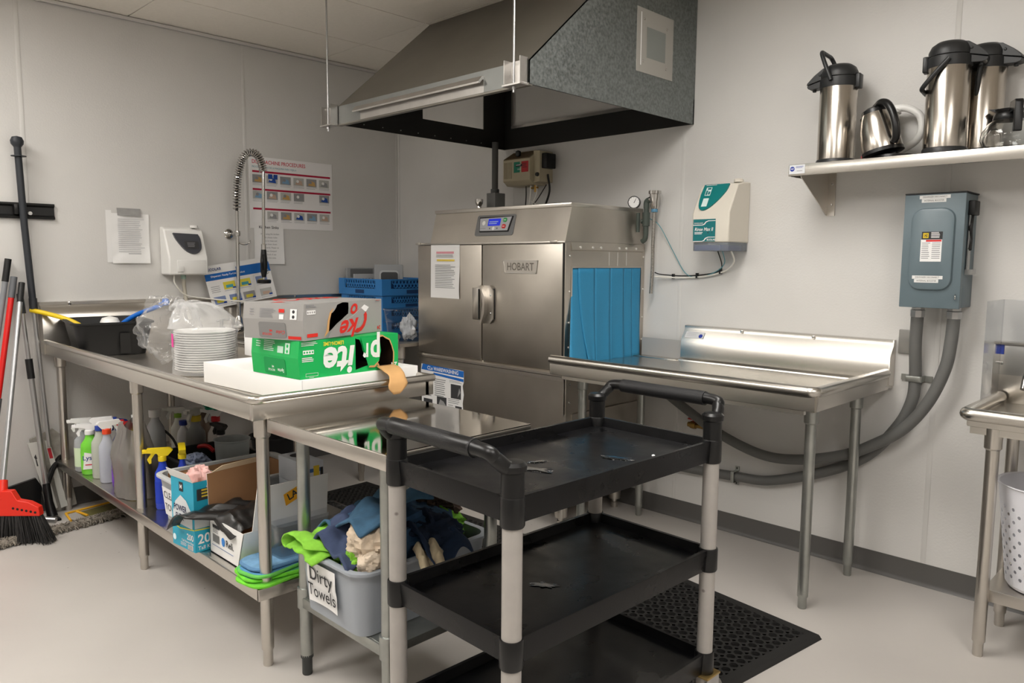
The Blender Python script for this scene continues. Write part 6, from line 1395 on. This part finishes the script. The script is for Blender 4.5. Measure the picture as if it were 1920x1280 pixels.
b = MB().m(mat('dark_grip', (44, 47, 52), .5)); b.tube([pA, pA.lerp(pB, .5)+V((0, -.004, 0)), pB], .0165, 16); b.lathe([(.012, -.035), (.016, -.02), (.028, -.004), (.030, .012), (.022, .03), (0, .036)], tuple(pA+V((0, 0, .01))), seg=22); b.lathe([(.034, 0), (.034, .004), (0, .0045)], tuple(pA+V((0, .003, -.055))), seg=22); b.cyl(pB+V((0, 0, .03)), pB-V((0, 0, .035)), .019); b.build('grip', t)
b = MB().m(SILVER); b.tube([pB, pC], .0105, 12); b.build('pole', t)
b = MB().m(plastic((206, 205, 200), .5)); b.prism([(-2.425, .385), (-2.375, .385), (-2.315, .03), (-2.350, .022)], lambda p, q, s: V((s+.09-.12*q, p, q)), .0, .012); b.m(INK); b.prism([(-2.402, .31), (-2.394, .325), (-2.388, .30), (-2.392, .30), (-2.386, .262), (-2.392, .262), (-2.397, .30)], lambda p, q, s: V((s+.09-.12*q, p, q)), .012, .0125); b.build('plate', t)
b = MB().m(plastic((196, 196, 190), .5)); b.prism([(-2.345, .385), (-2.325, .385), (-2.265, .03), (-2.298, .022)], lambda p, q, s: V((s+.085-.12*q, p, q)), .0, .012); b.m(plastic((176, 30, 44), .5)); b.prism([(-2.338, .345), (-2.322, .345), (-2.314, .29), (-2.330, .29)], lambda p, q, s: V((s+.085-.12*q, p, q)), .012, .0125); b.build('plate', t)
t = thing('duster_cover', 'grey fabric mop cover leaning on the wall behind the white plates', 'mop cover', (.04, -2.3, .0))
b = MB().m(cloth((156, 152, 144))); b.prism([(-2.41, .40), (-2.30, .44), (-2.26, .40), (-2.215, .02), (-2.30, .0), (-2.36, .02)], lambda p, q, s: V((s+.055-.09*q, p, q)), 0, .012); b.build('cover', t)
t = thing('dustpan', 'black long-handled dustpan with grey pole leaning right of the red broom', 'dustpan', (.2, -2.39, 0))
pA, pB = V((.055, -2.42, 1.16)), V((.155, -2.375, .155))
b = MB().m(mat('dark_grip', (44, 47, 52), .5)); b.tube([pA, pA.lerp(pB, .10)], [.015, .017], 14); b.build('grip', t)
b = MB().m(BLACKM); b.cyl(pA.lerp(pB, .33), pA.lerp(pB, .43), .017); b.build('collar', t)
b = MB().m(SILVER); b.tube([pA.lerp(pB, .10), pA.lerp(pB, .34)], .010, 12); b.tube([pA.lerp(pB, .34), pB], .0135, 12); b.build('pole', t)
b = MB().m(BLACK); b.tube([pB+V((0, 0, .03)), (.175, -2.372, .09), (.20, -2.366, .02)], [.018, .02, .026], 14); b.box(.17, .24, -2.40, -2.335, .0, .012, bev=.003)
b.tube([(.15, -2.372, .17), (.08, -2.325, .235), (.03, -2.27, .29)], .014, 10)
b.prism([(-2.55, .17), (-2.40, .20), (-2.375, .15), (-2.39, .02), (-2.50, .01)], lambda p, q, s: V((s+.05, p, q)), 0, .02); b.build('pan', t)
t = thing('broom', 'broom with red head, black bristles and silver handle, front left by the wall', 'broom', (.4, -2.55, 0))
pA, pB = V((.075, -2.412, 1.215)), V((.388, -2.612, .262))
b = MB().m(mat('silver_handle', (172, 173, 175), .32, .7)); b.tube([pA.lerp(pB, .085), pB], .0125, 14); b.m(BLACKM); b.tube([pA, pA.lerp(pB, .10)], .0145, 14); b.build('handle', t)
dd = V((.68, .73, 0)).normalized()      # along the head
cB = V((.43, -2.598, .168))
b = MB().m(mat('red_plastic', (226, 44, 26), .35)); RP = Pl(cB-V((.0, 0, 0)), dd, (0, 0, 1))
b.tube([pB+V((-.01, .007, .035)), pB+V((.02, -.008, -.05))], [.021, .025], 16)
hd = [(-.17, -.01), (-.165, .02), (-.12, .036), (-.05, .045), (-.025, .09), (.025, .09), (.05, .045), (.10, .036), (.145, .012), (.15, -.03), (-.17, -.03)]
b.prism(hd, lambda p, q, s: RP(p, q, s), -.018, .018); b.m(SOOT)
for k in range(6): b.disc(RP, .03+k*.02, .008-.004*k, .006, .0188, 12); b.disc(RP, -.05-k*.02, .008-.002*k, .006, .0188, 12)
b.build('head', t, bev=.003)
b = MB().m(mat('black_bristles', (44, 42, 42), .7, var=.3, vscale=60, stretch=(1, 1, .1)))
r3 = random.Random(5)
for k in range(420):
    u = r3.uniform(-.165, .148); s_ = r3.uniform(-.016, .016); sp_ = 1.36
    p0 = RP(u, -.028, s_); p1 = RP(u*sp_+r3.uniform(-.006, .006), 0, s_*2.2+r3.uniform(-.006, .006)); p1.z = .002+r3.uniform(0, .012)
    b.tube([p0, p0.lerp(p1, .5)+V((r3.uniform(-.003, .003), r3.uniform(-.003, .003), 0)), p1], [.0028, .0026, .0018], 4)
b.build('bristles', t)
t = thing('broom', 'red pole with grey grip leaning at the left edge of the photo', 'broom', (.1, -2.5, .0))
pA, pB = V((.055, -2.440, 1.245)), V((.20, -2.645, .20))
b = MB().m(mat('red_paint', (206, 26, 22), .35)); b.tube([pA.lerp(pB, .09), pB], .0135, 14); b.m(plastic((92, 94, 98), .45)); b.tube([pA, pA.lerp(pB, .10)], .0155, 14); b.cyl(pA.lerp(pB, .57), pA.lerp(pB, .67), .0175); b.build('handle', t)
b = MB().m(mat('red_plastic', (226, 44, 26), .35)); b.box(.16, .26, -2.70, -2.57, .14, .20, bev=.02); b.m(BLACKM); b.box(.15, .27, -2.71, -2.56, .0, .14, bev=.01); b.build('head', t)
t = thing('dust_mop_pole', 'grey pole with black tip leaning at the far left edge of the photo', 'mop', (.1, -2.55, 0))
pA, pB = V((.04, -2.457, 1.335)), V((.10, -2.70, .0))
b = MB().m(plastic((128, 130, 134), .4)); b.tube([pA.lerp(pB, .08), pB], .0135, 14); b.m(BLACKM); b.tube([pA, pA.lerp(pB, .085)], .0155, 14); b.build('pole', t)
b = MB().m(BLACKM); b.box(.03, .10, -2.66, -2.51, .0, .15, bev=.01); tag(b.build('floor_squeegee', loc=(.06, -2.58, 0)), 'black plastic tool head standing on the floor at the left edge', 'cleaning tool')
t = thing('dust_mop', 'long grey fringed dust mop lying on the floor with its yellow frame', 'mop', (.45, -2.36, 0))
pA, pB = V((.385, -2.04, .025)), V((.49, -2.74, .025)); MF = mat('mop_yarn', (134, 127, 117), .95, var=.3, vscale=40)
b = MB().m(MF); mid = [pA.lerp(pB, k/20) for k in range(21)]; b.tube([p+V((.006*ns(k, 1), .0, .004*ns(k, 2))) for k, p in enumerate(mid)], [.010]+[.016]*19+[.010], 12)
for k in range(900):
    q = pA.lerp(pB, r3.random()); a = r3.uniform(-.9, pi+.9); o = V((cos(a), .15*r3.uniform(-1, 1), sin(a)))
    p0 = q+o*.012; p1 = q+o*r3.uniform(.018, .027)+V((r3.uniform(-.008, .008), r3.uniform(-.012, .012), -.012*max(0, cos(a))))
    p1.z = max(.003, p1.z); p0.z = max(.004, p0.z)
    b.tube([p0, p0.lerp(p1, .5)+V((0, 0, .002)), p1], [.0035, .003, .002], 4)
b.build('fringe', t)
b = MB().m(mat('yellow_wire', (222, 166, 40), .45)); q0, q1 = V((.30, -2.33, .05)), V((.25, -2.06, .05)); b.tube([q0, q1], .006, 8); b.tube([q0+V((0, .05, 0)), q0+V((.09, .075, -.005))], .006, 8); b.tube([q1, q1+V((.1, .02, 0))], .006, 8); b.tube([q0, q0+V((.12, -.01, -.005))], .006, 8); b.m(plastic((96, 92, 52), .6)); b.poly([q0+V((.01, .05, -.004)), q1+V((.01, 0, -.004)), q1+V((.10, .02, -.008)), q0+V((.10, .06, -.008))]); b.build('frame', t)
b = MB().m(SILVER); b.tube([(.36, -2.39, .045), (.30, -2.47, .055)], .016, 12); b.build('swivel', t)
scene.view_settings.view_transform = 'Standard'; scene.view_settings.look = 'None'
scene.view_settings.gamma = 1.; scene.view_settings.use_curve_mapping = False
scene.view_settings.exposure = EXPOSURE
scene.cycles.use_denoising = True
scene.cycles.max_bounces = 8
scene.cycles.sample_clamp_indirect = 6.
